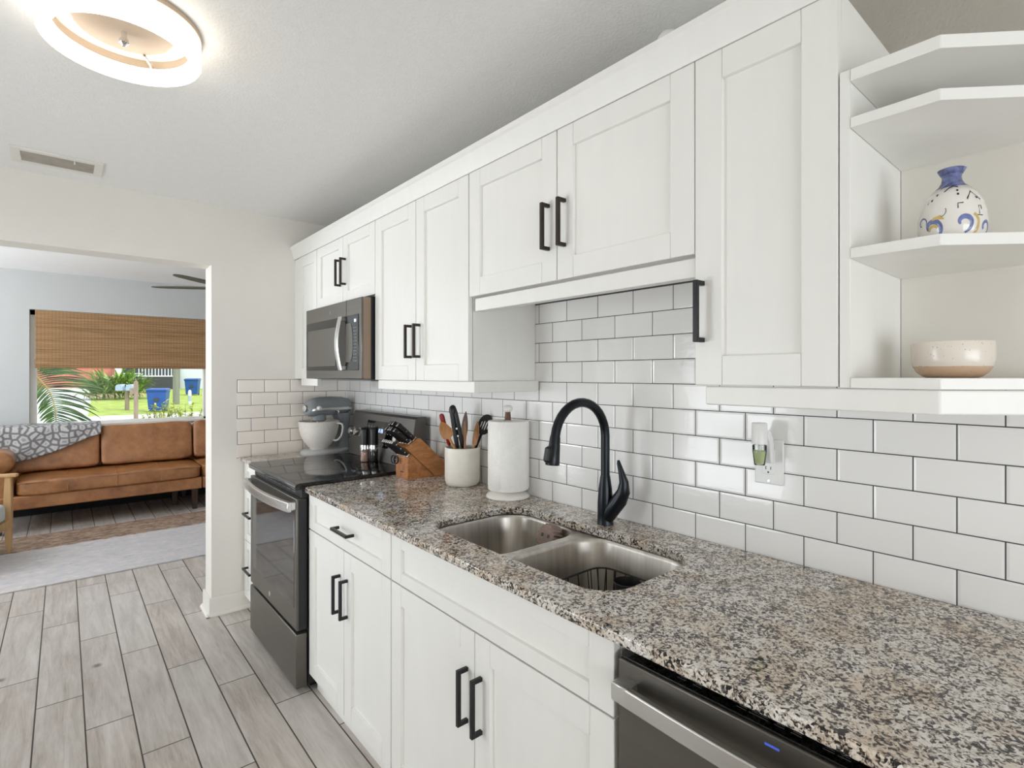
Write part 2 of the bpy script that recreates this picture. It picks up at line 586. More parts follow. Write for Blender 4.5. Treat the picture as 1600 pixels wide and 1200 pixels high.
class MB:
    """collects shapes into one mesh (world or thing-local coordinates)"""

    def __init__(self):
        self.b = bmesh.new()

    def box(self, x0, x1, y0, y1, z0, z1):
        xs, ys, zs = sorted((x0, x1)), sorted((y0, y1)), sorted((z0, z1))
        v = [self.b.verts.new((x, y, z)) for x in xs for y in ys for z in zs]
        for f in ((0, 1, 3, 2), (4, 6, 7, 5), (0, 4, 5, 1), (2, 3, 7, 6), (0, 2, 6, 4), (1, 5, 7, 3)):
            self.b.faces.new([v[i] for i in f])
        return self

    def prism(self, poly, axis, a, b):
        """polygon extruded along axis; poly in the two other axes in x,y,z order"""
        def P(p, t):
            return {'x': (t, p[0], p[1]), 'y': (p[0], t, p[1]), 'z': (p[0], p[1], t)}[axis]
        A = [self.b.verts.new(P(p, a)) for p in poly]
        B = [self.b.verts.new(P(p, b)) for p in poly]
        self.b.faces.new(A)
        self.b.faces.new(B[::-1])
        n = len(poly)
        for i in range(n):
            self.b.faces.new((A[i], B[i], B[(i + 1) % n], A[(i + 1) % n]))
        return self

    def rings(self, rings, close=True, cap0=True, cap1=True):
        R = [[self.b.verts.new(p) for p in r] for r in rings]
        n = len(R[0])
        for a, b in zip(R, R[1:]):
            for i in range(n if close else n - 1):
                j = (i + 1) % n
                self.b.faces.new((a[i], a[j], b[j], b[i]))
        if cap0:
            self.b.faces.new(R[0][::-1])
        if cap1:
            self.b.faces.new(R[-1])
        return self

    def lathe(self, prof, c=(0, 0, 0), seg=40, axis='z', cap0=True, cap1=True):
        rs = []
        for r, h in prof:
            ring = []
            for i in range(seg):
                t = 2 * math.pi * i / seg
                a, b = max(r, 1e-5) * math.cos(t), max(r, 1e-5) * math.sin(t)
                p = {'z': (a, b, h), 'x': (h, a, b), 'y': (a, h, b)}[axis]
                ring.append((c[0] + p[0], c[1] + p[1], c[2] + p[2]))
            rs.append(ring)
        self.rings(rs, True, cap0, cap1)
        return self

    def tube(self, pts, rad, seg=12, flat=1.0, up=None):
        pts = [Vector(p) for p in pts]
        if not isinstance(rad, (list, tuple)):
            rad = [rad] * len(pts)
        rs = []
        ref = Vector(up) if up else None
        prev = None
        for i, p in enumerate(pts):
            t = (pts[min(i + 1, len(pts) - 1)] - pts[max(i - 1, 0)]).normalized()
            if prev is None:
                u = ref or (Vector((0, 0, 1)) if abs(t.z) < 0.9 else Vector((1, 0, 0)))
            else:
                u = prev
            u = (u - t * u.dot(t)).normalized()
            w = t.cross(u)
            prev = u
            rs.append([tuple(p + u * (rad[i] * flat * math.cos(2 * math.pi * k / seg)) + w * (rad[i] * math.sin(2 * math.pi * k / seg))) for k in range(seg)])
        self.rings(rs)
        return self

    def build(self, name, mat, parent=None, bevel=0.0, smooth=False, seg=2, angle=40, subsurf=0, doubles=False):
        if doubles:
            bmesh.ops.remove_doubles(self.b, verts=self.b.verts, dist=1e-5)
        bmesh.ops.recalc_face_normals(self.b, faces=self.b.faces)
        me = bpy.data.meshes.new(name)
        self.b.to_mesh(me)
        self.b.free()
        mats = mat if isinstance(mat, (list, tuple)) else [mat]
        for x in mats:
            me.materials.append(M[x] if isinstance(x, str) else x)
        o = bpy.data.objects.new(name, me)
        COL.objects.link(o)
        if smooth:
            for p in me.polygons:
                p.use_smooth = True
            try:
                me.set_sharp_from_angle(angle=math.radians(angle))
            except Exception:
                pass
        if bevel:
            md = o.modifiers.new('bevel', 'BEVEL')
            md.width = bevel
            md.segments = seg
            md.limit_method = 'ANGLE'
            md.angle_limit = math.radians(35)
            md.use_clamp_overlap = True
            if not smooth:
                for p in me.polygons:
                    p.use_smooth = True
                try:
                    me.set_sharp_from_angle(angle=math.radians(25))
                except Exception:
                    pass
        if subsurf:
            md = o.modifiers.new('sub', 'SUBSURF')
            md.levels = md.render_levels = subsurf
        if parent is not None:
            o.parent = parent
            if parent.get('_w') is not None or parent.name in WORLD_ROOT:
                o.matrix_parent_inverse = WORLD_ROOT[parent.name]
        return o


WORLD_ROOT = {}


def tag(o, label, cat, group=None, kind=None):
    o['label'] = label
    o['category'] = cat
    if group:
        o['group'] = group
    if kind:
        o['kind'] = kind
    return o


def thing(name, loc, label, cat, group=None, local=False, rotz=0.0, kind=None):
    o = bpy.data.objects.new(name, None)
    o.empty_display_size = 0.05
    COL.objects.link(o)
    o.location = loc
    o.rotation_euler = (0, 0, rotz)
    if not local:
        WORLD_ROOT[o.name] = Matrix.Translation(Vector(loc)).inverted()
    return tag(o, label, cat, group, kind)


def struct(mb, name, mat, label, cat='structure', bevel=0.0):
    o = mb.build(name, mat, bevel=bevel)
    return tag(o, label, cat, kind='structure')


def rrect(x0, x1, y0, y1, r, z, n=8):
    pts = []
    for cx, cy, a0 in ((x1 - r, y1 - r, 0), (x0 + r, y1 - r, 90), (x0 + r, y0 + r, 180), (x1 - r, y0 + r, 270)):
        for i in range(n + 1):
            a = math.radians(a0 + 90 * i / n)
            pts.append((cx + r * math.cos(a), cy + r * math.sin(a), z))
    return pts


# ================================================================== SETTING
CEIL, CEIL2, YE, YE2, YL = 2.402, 2.484, 3.5, 3.664, 7.35
XL, YB = -3.0, -2.4
struct(MB().box(-4.6, 1.2, YB - 0.15, YL + 0.2, -0.08, 0), 'floor', 'floor', 'grey wood-look plank tile floor with dark grout lines', 'floor')
struct(MB().box(XL - 0.15, 0.15, YB - 0.15, YE + 0.05, CEIL, CEIL + 0.1), 'ceiling', 'ceiling', 'white textured kitchen ceiling', 'ceiling')
struct(MB().box(-4.5, 1.2, YE + 0.05, YL + 0.2, CEIL2, CEIL2 + 0.1), 'ceiling_living', 'ceiling_bright', 'white living room ceiling beyond the opening', 'ceiling')
struct(MB().box(0.008, 0.15, YB - 0.15, YE + 0.02, 0, CEIL), 'wall_right', 'wall_shade', 'textured kitchen wall behind the cabinets and tiles, greyed for shade', 'wall')
mb = MB()
mb.box(-0.807, 1.2, YE, YE2, 0, CEIL2)
mb.box(-2.62, -0.807, YE, YE2, 2.053, CEIL2)
mb.box(-4.6, -2.62, YE, YE2, 0, CEIL2)
struct(mb, 'wall_end', 'wall', 'cream end wall with a wide opening into the living room', 'wall')
mb = MB()
mb.box(XL - 0.15, XL, YB - 0.15, 1.78, 0, CEIL)
mb.box(XL - 0.15, XL, 2.82, YE, 0, CEIL)
mb.box(XL - 0.15, XL, 1.78, 2.82, 2.08, CEIL)
struct(mb, 'wall_left', 'wall', 'white kitchen wall with a patio door, opposite the cabinets', 'wall')
mb = MB()
mb.box(XL, 0.008, YB - 0.15, YB, 0, 0.60)
mb.box(XL, 0.008, YB - 0.15, YB, 1.60, CEIL)
mb.box(XL, -2.75, YB - 0.15, YB, 0.60, 1.60)
mb.box(-0.25, 0.008, YB - 0.15, YB, 0.60, 1.60)
struct(mb, 'wall_back', 'wall', 'white kitchen wall with an added wide window, behind the camera', 'wall')
WX0, WX1, WZ0, WZ1 = -1.735, -0.10, 0.875, 2.088
mb = MB()
mb.box(-4.6, WX0, YL, YL + 0.18, 0, CEIL2)
mb.box(WX1, 1.2, YL, YL + 0.18, 0, CEIL2)
mb.box(WX0, WX1, YL, YL + 0.18, 0, WZ0)
mb.box(WX0, WX1, YL, YL + 0.18, WZ1, CEIL2)
struct(mb, 'wall_living', 'wall_cool', 'pale grey living room wall around the picture window', 'wall')
struct(MB().box(1.05, 1.2, YE2, YL, 0, CEIL2), 'wall_living_right', 'wall_cool', 'living room side wall hidden beyond the opening', 'wall')
mb = MB()
mb.box(-4.55, -4.4, YE2, 4.3, 0, CEIL2)
mb.box(-4.55, -4.4, 6.7, YL, 0, CEIL2)
mb.box(-4.55, -4.4, 4.3, 6.7, 0, 0.55)
mb.box(-4.55, -4.4, 4.3, 6.7, 2.15, CEIL2)
struct(mb, 'wall_living_left', 'wall_cool', 'living room wall with an opening added for fill light, out of view', 'wall')

# backsplash tiles
mb = MB()
mb.box(0, 0.009, 0.02, YE, 0.905, 1.40)
mb.box(0, 0.009, 0.62, 1.60, 1.40, 1.6925)
struct(mb, 'wall_backsplash', 'tile', 'white glossy subway tile backsplash with dark grout behind the sink', 'tile backsplash')
struct(MB().box(-0.671, 0.0, YE - 0.004, YE + 0.004, 0.905, 1.383), 'wall_backsplash_end', 'tile_end', 'white subway tile backsplash on the end wall beside the mixer', 'tile backsplash')
struct(MB().box(0.0, 0.0088, 0.62, 1.60, 1.6925, 1.699), 'trim_1', 'grout', 'dark grout line above the top tile row over the sink', 'trim')

# baseboard wrapped round the wall stub
mb = MB()
mb.box(-0.821, -0.60, YE - 0.014, YE, 0, 0.105)
mb.box(-0.821, -0.807, YE, YE2 + 0.014, 0, 0.105)
o = struct(mb, 'baseboard_end', 'trim', 'white baseboard wrapped round the foot of the end wall', 'baseboard', 0.002)
mb = MB()
mb.prism([(YE - 0.014, 0), (YE - 0.029, 0), (YE - 0.029, 0.006), (YE - 0.022, 0.017), (YE - 0.014, 0.02)], 'x', -0.836, -0.60)
mb.prism([(-0.821, 0), (-0.836, 0), (-0.836, 0.006), (-0.829, 0.017), (-0.821, 0.02)], 'y', YE - 0.029, YE2 + 0.014)
struct(mb, 'trim_2', 'trim', 'white shoe moulding along the baseboard at the opening', 'trim')
struct(MB().box(-4.4, 1.05, YL - 0.014, YL, 0, 0.1), 'baseboard_living', 'trim', 'white baseboard under the living room window', 'baseboard', 0.002)

# picture window in the living room
win = MB()
fw = 0.055
yf0, yf1 = YL + 0.07, YL + 0.13
win.box(WX0, WX0 + fw, yf0, yf1, WZ0, WZ1)
win.box(WX1 - fw, WX1, yf0, yf1, WZ0, WZ1)
win.box(WX0, WX1, yf0, yf1, WZ0, WZ0 + 0.03)
win.box(WX0, WX1, yf0, yf1, WZ1 - fw, WZ1)
w1 = struct(win, 'window_1', 'trim', 'white framed picture window above the leather sofa', 'window', 0.003)
MB().box(WX0 + fw, WX1 - fw, yf0 + 0.028, yf0 + 0.032, WZ0 + 0.03, WZ1 - fw).build('glass_pane', 'pane', w1)
MB().box(WX0 - 0.0, WX1, YL - 0.02, yf0, WZ0 - 0.02, WZ0 + 0.004).build('window_sill', 'trim', w1, 0.003)

# patio door opposite the cabinets; rear window added and sized for fill light
d1 = MB()
for y in (1.78, 2.75):
    d1.box(XL - 0.12, XL - 0.02, y, y + 0.07, 0, 2.08)
d1.box(XL - 0.12, XL - 0.02, 1.78, 2.82, 2.0, 2.08)
d1.box(XL - 0.12, XL - 0.02, 1.78, 2.82, 0, 0.09)
d1 = struct(d1, 'door_1', 'trim', 'white patio door opposite the cabinets', 'door', 0.003)
bl = MB()
for i in range(44):
    z = 0.12 + i * 0.0425
    bl.prism([(XL - 0.02, z), (XL + 0.02, z + 0.012), (XL + 0.02, z + 0.0135), (XL - 0.02, z + 0.0015)], 'y', 1.85, 2.75)
bl.build('door_blind', 'whiteplastic', d1)
w2 = MB()
for x in (-2.75, -1.53, -0.31):
    w2.box(x, x + 0.06, YB - 0.1, YB - 0.03, 0.60, 1.60)
w2.box(-2.75, -0.25, YB - 0.1, YB - 0.03, 0.60, 0.65)
w2.box(-2.75, -0.25, YB - 0.1, YB - 0.03, 1.55, 1.60)
struct(w2, 'window_2', 'trim', 'wide white window added behind the camera for fill light', 'window', 0.003)


# ================================================================== CABINETS
def bar_handle(cx_face, y, z, length, vertical, parent, mat='black', depth=0.034, t=0.011):
    m = MB()
    x0, x1 = cx_face - depth, cx_face - depth + t
    h = length / 2
    if vertical:
        m.box(x0, x1, y - t / 2, y + t / 2, z - h, z + h)
        for s in (-1, 1):
            zz = sorted((z + s * h, z + s * (h - t)))
            m.box(x1 - 0.001, cx_face + 0.001, y - t / 2, y + t / 2, zz[0], zz[1])
    else:
        m.box(x0, x1, y - h, y + h, z - t / 2, z + t / 2)
        for s in (-1, 1):
            yy = sorted((y + s * h, y + s * (h - t)))
            m.box(x1 - 0.001, cx_face + 0.001, yy[0], yy[1], z - t / 2, z + t / 2)
    o = m.build('handle', mat, parent, 0.0012)
    o['label'] = 'black square bar handle' if mat == 'black' else 'dark bronze square bar handle'
    return o


def shaker(name, xf, y0, y1, z0, z1, parent, st=0.064, rail=0.064, th=0.02, rec=0.011):
    """five-piece shaker front whose face is at x = xf"""
    m = MB()
    g = 0.0004
    m.box(xf + rec, xf + th, y0 + 0.01, y1 - 0.01, z0 + 0.01, z1 - 0.01)
    m.box(xf, xf + th, y0, y0 + st, z0, z1)
    m.box(xf, xf + th, y1 - st, y1, z0, z1)
    m.box(xf, xf + th, y0 + st + g, y1 - st - g, z0, z0 + rail)
    m.box(xf, xf + th, y0 + st + g, y1 - st - g, z1 - rail, z1)
    return m.build(name, 'cabinet', parent, 0.0011, seg=1)


XB, XBF = -0.612, -0.635      # base box front, base door face
XU, XUF = -0.313, -0.335      # wall cabinet box front, wall cabinet door face


def base_box(root, y0, y1, z1=0.8885):
    m = MB()
    m.box(XB, -0.005, y0 + 0.001, y0 + 0.018, 0.075, z1)
    m.box(XB, -0.005, y1 - 0.018, y1 - 0.001, 0.075, z1)
    m.box(XB, -0.005, y0 + 0.018, y1 - 0.018, 0.075, 0.093)
    m.box(XB, XB + 0.018, y0 + 0.018, y1 - 0.018, z1 - 0.05, z1)
    m.box(XB + 0.002, XB + 0.012, y0 + 0.018, y1 - 0.018, 0.7, 0.74)
    m.box(-0.02, -0.005, y0 + 0.018, y1 - 0.018, 0.093, z1)
    m.build('body', 'cabinet', root)
    MB().box(-0.598, -0.58, y0 + 0.001, y1 - 0.001, 0, 0.076).build('toe_kick', 'cabinet', root)


# double base cabinet beside the range
GB = 'white shaker base cabinets'
c = thing('base_cabinet', (-0.3, 1.995, 0), 'white base cabinet with one drawer over two doors, beside the range', 'base cabinet', GB)
base_box(c, 1.607, 2.378)
d = shaker('drawer', XBF, 1.609, 2.376, 0.729, 0.883, c, 0.064, 0.04)
bar_handle(XBF, 1.975, 0.805, 0.15, False, d)
d = shaker('door', XBF, 1.996, 2.376, 0.083, 0.724, c)
bar_handle(XBF, 2.032, 0.548, 0.15, True, d)
d = shaker('door', XBF, 1.609, 1.992, 0.083, 0.724, c)
bar_handle(XBF, 1.962, 0.548, 0.15, True, d)
# sink base
c = thing('base_cabinet', (-0.3, 1.135, 0), 'wide white sink base cabinet with a plain false front over two doors', 'base cabinet', GB)
base_box(c, 0.668, 1.604, 0.70)
MB().box(XB, XB + 0.018, 0.686, 1.586, 0.70, 0.8885).box(XB, -0.005, 0.669, 0.686, 0.70, 0.8885).box(XB, -0.005, 1.586, 1.603, 0.70, 0.8885).build('sink_apron', 'cabinet', c)
shaker('false_front', XBF, 0.67, 1.603, 0.729, 0.883, c, 0.066, 0.04)
d = shaker('door', XBF, 1.1385, 1.603, 0.083, 0.724, c)
bar_handle(XBF, 1.17, 0.546, 0.15, True, d)
d = shaker('door', XBF, 0.67, 1.1345, 0.083, 0.724, c)
bar_handle(XBF, 1.107, 0.546, 0.15, True, d)
# narrow drawer base at the end wall
c = thing('base_cabinet', (-0.3, 3.32, 0), 'narrow white drawer cabinet between the range and the end wall', 'base cabinet', GB)
base_box(c, 3.160, 3.492)
for z0, z1 in ((0.729, 0.883), (0.425, 0.724), (0.083, 0.42)):
    d = shaker('drawer', XBF, 3.164, 3.47, z0, z1, c, 0.05, 0.045)
    if z1 < 0.8:
        bar_handle(XBF, 3.325, (z0 + z1) / 2 + 0.02, 0.15, False, d)
MB().box(XBF + 0.003, XB, 3.471, 3.492, 0.083, 0.883).build('filler_strip', 'cabinet', c)


def wall_box(root, y0, y1, z0, z1=2.145):
    MB().box(XU, -0.001, y0 + 0.001, y1 - 0.001, z0, z1).build('body', 'cabinet', root, 0.001, seg=1)


GW = 'white shaker wall cabinets'
ZU = 1.386
c = thing('wall_cabinet', (-0.16, 3.26, ZU), 'narrow white wall cabinet in the corner at the end wall', 'wall cabinet', GW)
wall_box(c, 3.108, 3.412, ZU)
shaker('door', XUF, 3.111, 3.409, ZU, 2.145, c, 0.05, 0.064)
MB().box(XUF + 0.004, XU + 0.004, 3.413, YE - 0.0005, ZU, 2.145).build('filler_strip', 'cabinet', c)
MB().box(-0.326, -0.300, 3.12, 3.40, 1.344, ZU).build('light_rail', 'cabinet', c, 0.002)
c = thing('wall_cabinet', (-0.16, 2.726, 1.8), 'short white two-door wall cabinet above the microwave', 'wall cabinet', GW)
wall_box(c, 2.348, 3.106, 1.79)
d = shaker('door', XUF, 2.7285, 3.104, 1.795, 2.145, c, 0.056, 0.056)
bar_handle(XUF, 2.757, 1.953, 0.142, True, d, 'bronze')
d = shaker('door', XUF, 2.349, 2.7245, 1.795, 2.145, c, 0.056, 0.056)
bar_handle(XUF, 2.692, 1.953, 0.142, True, d, 'bronze')
c = thing('wall_cabinet', (-0.16, 1.96, ZU), 'tall white two-door wall cabinet between the microwave and the sink', 'wall cabinet', GW)
wall_box(c, 1.583, 2.346, ZU)
d = shaker('door', XUF, 1.9655, 2.344, ZU, 2.145, c)
bar_handle(XUF, 2.003, 1.551, 0.142, True, d, 'bronze')
d = shaker('door', XUF, 1.585, 1.9615, ZU, 2.145, c)
bar_handle(XUF, 1.932, 1.551, 0.142, True, d, 'bronze')
m = MB()
m.box(-0.326, -0.304, 1.56, 2.33, 1.343, ZU - 0.001)
pts = [(-0.304, 1.343), (-0.304, ZU - 0.001), (-0.004, ZU - 0.001), (-0.004, 1.36), (-0.008, 1.348), (-0.018, 1.343)]
m.prism(pts, 'y', 1.56, 1.58)
m.build('light_rail', 'cabinet', c, 0.002)
c = thing('wall_cabinet', (-0.16, 1.126, 1.69), 'wide short white two-door wall cabinet above the sink and faucet', 'wall cabinet', GW)
wall_box(c, 0.673, 1.581, 1.6995)
d = shaker('door', XUF, 1.130, 1.579, 1.694, 2.145, c)
bar_handle(XUF, 1.163, 1.859, 0.142, True, d, 'bronze')
d = shaker('door', XUF, 0.674, 1.126, 1.694, 2.145, c)
bar_handle(XUF, 1.095, 1.859, 0.142, True, d, 'bronze')
MB().box(-0.325, -0.29, 0.676, 1.556, 1.640, 1.686).build('valance', 'cabinet', c, 0.002)
c = thing('wall_cabinet', (-0.16, 0.52, ZU), 'single-door white wall cabinet next to the open shelves', 'wall cabinet', GW)
wall_box(c, 0.37, 0.671, ZU, 2.155)
d = shaker('door', XUF, 0.371, 0.671, ZU, 2.145, c, 0.066, 0.066)
bar_handle(XUF, 0.652, 1.555, 0.142, True, d, 'black')

# crown moulding along the top of the run
m = MB()
prof = [(-0.334, 2.146), (-0.338, 2.146), (-0.343, 2.158), (-0.356, 2.205), (-0.362, 2.212), (-0.364, 2.226), (-0.300, 2.226), (-0.300, 2.214), (-0.338, 2.206)]
m.prism(prof, 'y', 0.352, YE - 0.002)
tag(m.build('crown_molding', 'cabinet', bevel=0.001, seg=1), 'long white crown moulding along the top of the wall cabinets', 'crown molding')

# light rail shared by the last cabinet and the open shelves
K = 0.215
chX, chY = -0.19, K - 0.145


def hexa(dx):
    """outline of the shelf unit set in by dx"""
    return [(-0.335 + dx, 0.348), (-0.335 + dx, K + dx * 0.4), (chX + dx * 0.6, chY + dx), (-0.002, chY + dx), (-0.002, 0.348)]


m = MB()
xo = -0.330
m.prism([(xo, 0.648), (xo, K + 0.002), (chX + 0.003, chY + 0.003), (-0.006, chY + 0.003), (-0.006, chY + 0.025), (chX + 0.012, chY + 0.025), (xo + 0.022, K + 0.011), (xo + 0.022, 0.648)], 'z', 1.340, 1.3825)
tag(m.build('light_rail_molding', 'cabinet', bevel=0.003), 'white light rail under the open shelves and the cabinet beside them', 'light rail')

c = thing('corner_shelf', (-0.16, 0.2, ZU), 'white open end shelf unit with clipped corners, right of the cabinets', 'open shelf unit')
MB().box(-0.333, -0.002, 0.350, 0.3685, ZU - 0.002, 1.9865).build('side_panel', 'cabinet', c, 0.001, seg=1)
MB().box(-0.004, 0.0075, chY, 0.349, 1.40, 1.985).build('back_panel', 'cabinet_inside', c)
for z0, z1 in ((1.3835, 1.403), (1.628, 1.648), (1.874, 1.894), (1.962, 1.985)):
    m = MB()
    m.prism([(-0.335, 0.3495), (-0.335, K), (chX, chY), (-0.0045, chY), (-0.0045, 0.3495)], 'z', z0, z1)
    m.build('shelf', 'cabinet', c, 0.001, seg=1)


# ================================================================== COUNTERTOPS + SINK
SX0, SX1, SY0, SY1, SR = -0.546, -0.158, 0.765, 1.532, 0.095
ZT, ZB = 0.914, 0.889


def counter_with_hole():
    b = bmesh.new()
    outer = [(-0.656, 0.02), (-0.001, 0.02), (-0.001, 2.3845), (-0.656, 2.3845)]
    # slightly rounded front-left corner
    outer = outer[:3] + [(-0.636, 2.3845), (-0.650, 2.3785), (-0.656, 2.3645)]
    ov = [b.verts.new((x, y, ZT)) for x, y in outer]
    iv = [b.verts.new(p) for p in rrect(SX0, SX1, SY0, SY1, SR, ZT, 10)]
    ed = []
    for L in (ov, iv):
        for i in range(len(L)):
            ed.append(b.edges.new((L[i], L[(i + 1) % len(L)])))
    r = bmesh.ops.triangle_fill(b, edges=ed, use_beauty=True)
    faces = list(b.faces)
    ex = bmesh.ops.extrude_face_region(b, geom=faces)
    for v in [g for g in ex['geom'] if isinstance(g, bmesh.types.BMVert)]:
        v.co.z = ZB
    mbx = MB()
    mbx.b.free()
    mbx.b = b
    return mbx


tag(counter_with_hole().build('countertop', 'granite', bevel=0.008, seg=4), 'long speckled granite countertop with the sink cut into it', 'countertop')
tag(MB().box(-0.654, -0.001, 3.153, YE - 0.005, ZB, ZT).build('countertop', 'granite', bevel=0.008, seg=4), 'short piece of granite countertop between the range and the end wall', 'countertop')

c = thing('kitchen_sink', (-0.35, 1.15, 0.70), 'stainless steel undermount double-bowl sink in the granite', 'sink')
fl = MB()
b = fl.b
ov = [b.verts.new(p) for p in rrect(SX0 - 0.025, SX1 + 0.025, SY0 - 0.025, SY1 + 0.025, SR + 0.02, ZB - 0.0015, 8)]
YD = 1.172
bowls = [(SX0 - 0.004, SX1 + 0.004, YD + 0.016, SY1 + 0.004, 0.092), (SX0 - 0.004, SX1 + 0.004, SY0 - 0.004, YD - 0.016, 0.092)]
ed = []
loops = [ov] + [[b.verts.new(p) for p in rrect(x0, x1, y0, y1, r, ZB - 0.0015, 8)] for x0, x1, y0, y1, r in bowls]
for L in loops:
    for i in range(len(L)):
        ed.append(b.edges.new((L[i], L[(i + 1) % len(L)])))
bmesh.ops.triangle_fill(b, edges=ed, use_beauty=True)
fl.build('flange', 'sink', c)
for (x0, x1, y0, y1, r), zb in zip(bowls, (0.690, 0.690)):
    m = MB()
    rs = []
    zt = ZB - 0.0015
    for ins, z, rr in ((0, zt, r), (0.003, zt - 0.003, r), (0.006, zt - 0.012, r), (0.016, zb + 0.035, r - 0.01), (0.022, zb + 0.016, r - 0.014), (0.036, zb + 0.004, r - 0.024), (0.055, zb, r - 0.035), (0.12, zb - 0.002, 0.02)):
        rs.append(rrect(x0 + ins, x1 - ins, y0 + ins, y1 - ins, max(rr, 0.02), z, 8))
    m.rings(rs, True, False, True)
    bo = m.build('basin', 'sink', c, smooth=True, angle=60)
    cx, cy = (x0 + x1) / 2 + 0.03, (y0 + y1) / 2
    MB().lathe([(0.056, zb - 0.0005), (0.055, zb + 0.002), (0.046, zb + 0.001), (0.044, zb - 0.001)], (cx, cy, 0), 32, cap0=False, cap1=True).build('drain', 'chrome', bo, smooth=True)

# things in the sink
m = MB()
gx0, gx1, gy0, gy1, gz0, gz1 = SX0 + 0.045, SX1 - 0.045, SY0 + 0.045, 1.066, 0.697, 0.822
rim = rrect(gx0, gx1, gy0, gy1, 0.05, gz1, 6)
low = rrect(gx0 + 0.014, gx1 - 0.014, gy0 + 0.014, gy1 - 0.014, 0.04, gz0, 6)
m.tube(rim + rim[:1], 0.0028, 8)
m.tube(low + low[:1], 0.0024, 8)
for i in range(0, len(rim), 2):
    m.tube([rim[i], low[i]], 0.0016, 6)
for k in range(7):
    t = (k + 0.5) / 7
    for a, b_ in (((gx0, gy0 + (gy1 - gy0) * t), (gx0 + 0.014, gy0 + (gy1 - gy0) * t)), ((gx1, gy0 + (gy1 - gy0) * t), (gx1 - 0.014, gy0 + (gy1 - gy0) * t)), ((gx0 + (gx1 - gx0) * t, gy0), (gx0 + (gx1 - gx0) * t, gy0 + 0.014)), ((gx0 + (gx1 - gx0) * t, gy1), (gx0 + (gx1 - gx0) * t, gy1 - 0.014))):
        m.tube([(a[0], a[1], gz1), (b_[0], b_[1], gz0)], 0.0016, 6)
    y = gy0 + 0.014 + (gy1 - gy0 - 0.028) * t
    m.tube([(gx0 + 0.014, y, gz0), (gx1 - 0.014, y, gz0)], 0.002, 6)
tag(m.build('dish_basket', 'black', smooth=True), 'dark wire dish basket standing in the right-hand sink bowl', 'wire basket')
m = MB()
m.lathe([(0.026, 0.704), (0.028, 0.702), (0.036, 0.815), (0.039, 0.822), (0.037, 0.824), (0.034, 0.815), (0.026, 0.710), (0.0, 0.708)], (-0.248, 0.935, 0), 36)
tag(m.build('utensil_cup', 'blackplastic', smooth=True), 'round black cup standing inside the wire dish basket', 'cup')
# scrubber leaning on the divider of the far bowl
c = thing('scrub_pad', (-0.207, 1.288, 0.856), 'round brown ridged scrubber with holes, in the left sink bowl', 'scrubber', local=True)
c.rotation_euler = (math.radians(70), math.radians(0), math.radians(-92))
m = MB()
prof_n = 40
rs = []
for zz, k in ((-0.024, 0.94), (-0.018, 1.0), (0.018, 1.0), (0.024, 0.92)):
    ring = []
    for i in range(prof_n * 2):
        a = math.pi * i / prof_n
        r = (0.046 if i % 4 < 2 else 0.0405) * k
        ring.append((r * math.cos(a), r * math.sin(a), zz))
    rs.append(ring)
m.rings(rs)
M['scrub'] = pm('brown_scrub_foam', (156, 136, 126), 0.9, var=0.12, scale=60, bump=0.5, bscale=300)
m.build('foam_body', 'scrub', c, 0.002)
for sx in (-0.015, 0.015):
    MB().lathe([(0.0065, 0.0225), (0.0065, 0.0244)], (sx, 0.004, 0), 16).build('hole', 'blackplastic', c)
MB().lathe([(0.009, -0.023), (0.009, -0.032), (0.018, -0.0355)], (0, 0, 0), 20).build('suction_cup', 'grey_plastic', c)

# ================================================================== FAUCET
c = thing('faucet', (-0.09, 1.145, 0.914), 'black gooseneck pull-down faucet behind the sink', 'faucet')
FX, FY = -0.09, 1.145
m = MB()
m.lathe([(0.028, 0.914), (0.028, 0.917), (0.0268, 0.920), (0.0262, 0.945), (0.0258, 0.985), (0.0225, 1.03), (0.0170, 1.068), (0.0155, 1.075)], (FX, FY, 0), 32)
m.build('body', 'faucet', c, smooth=True)
m = MB()
path = [(FX, FY, 1.07), (FX, FY, 1.14), (FX, FY, 1.205)]
for i in range(1, 17):
    a = math.radians(172) * i / 16
    path.append((FX - 0.118 + 0.118 * math.cos(a), FY, 1.205 + 0.116 * math.sin(a)))
m.tube(path, 0.0148, 20)
m.build('spout', 'faucet', c, smooth=True)
m = MB()
sp = [(FX - 0.2345, FY, 1.224), (FX - 0.2355, FY, 1.217), (FX - 0.238, FY, 1.195), (FX - 0.2425, FY, 1.168), (FX - 0.247, FY, 1.140), (FX - 0.2473, FY, 1.136)]
m.tube(sp, [0.0150, 0.0162, 0.0175, 0.0198, 0.0222, 0.0212], 24)
sh = m.build('spray_head', 'faucet', c, smooth=True)
MB().prism([(FX - 0.2525, 1.196), (FX - 0.270, 1.190), (FX - 0.278, 1.152), (FX - 0.270, 1.144), (FX - 0.258, 1.16)], 'y', FY - 0.010, FY + 0.010).build('spray_button', 'blackplastic', sh, 0.003)
m = MB()
lv = [(FX, FY - 0.004, 0.930), (FX + 0.003, FY - 0.024, 0.962), (FX + 0.009, FY - 0.052, 1.000), (FX + 0.011, FY - 0.067, 1.03), (FX + 0.009, FY - 0.070, 1.062), (FX + 0.004, FY - 0.063, 1.095), (FX - 0.001, FY - 0.057, 1.122), (FX - 0.002, FY - 0.056, 1.132)]
m.tube(lv, [0.0225, 0.0255, 0.0255, 0.0210, 0.0150, 0.0095, 0.0066, 0.004], 20)
m.build('lever_handle', 'faucet', c, smooth=True)

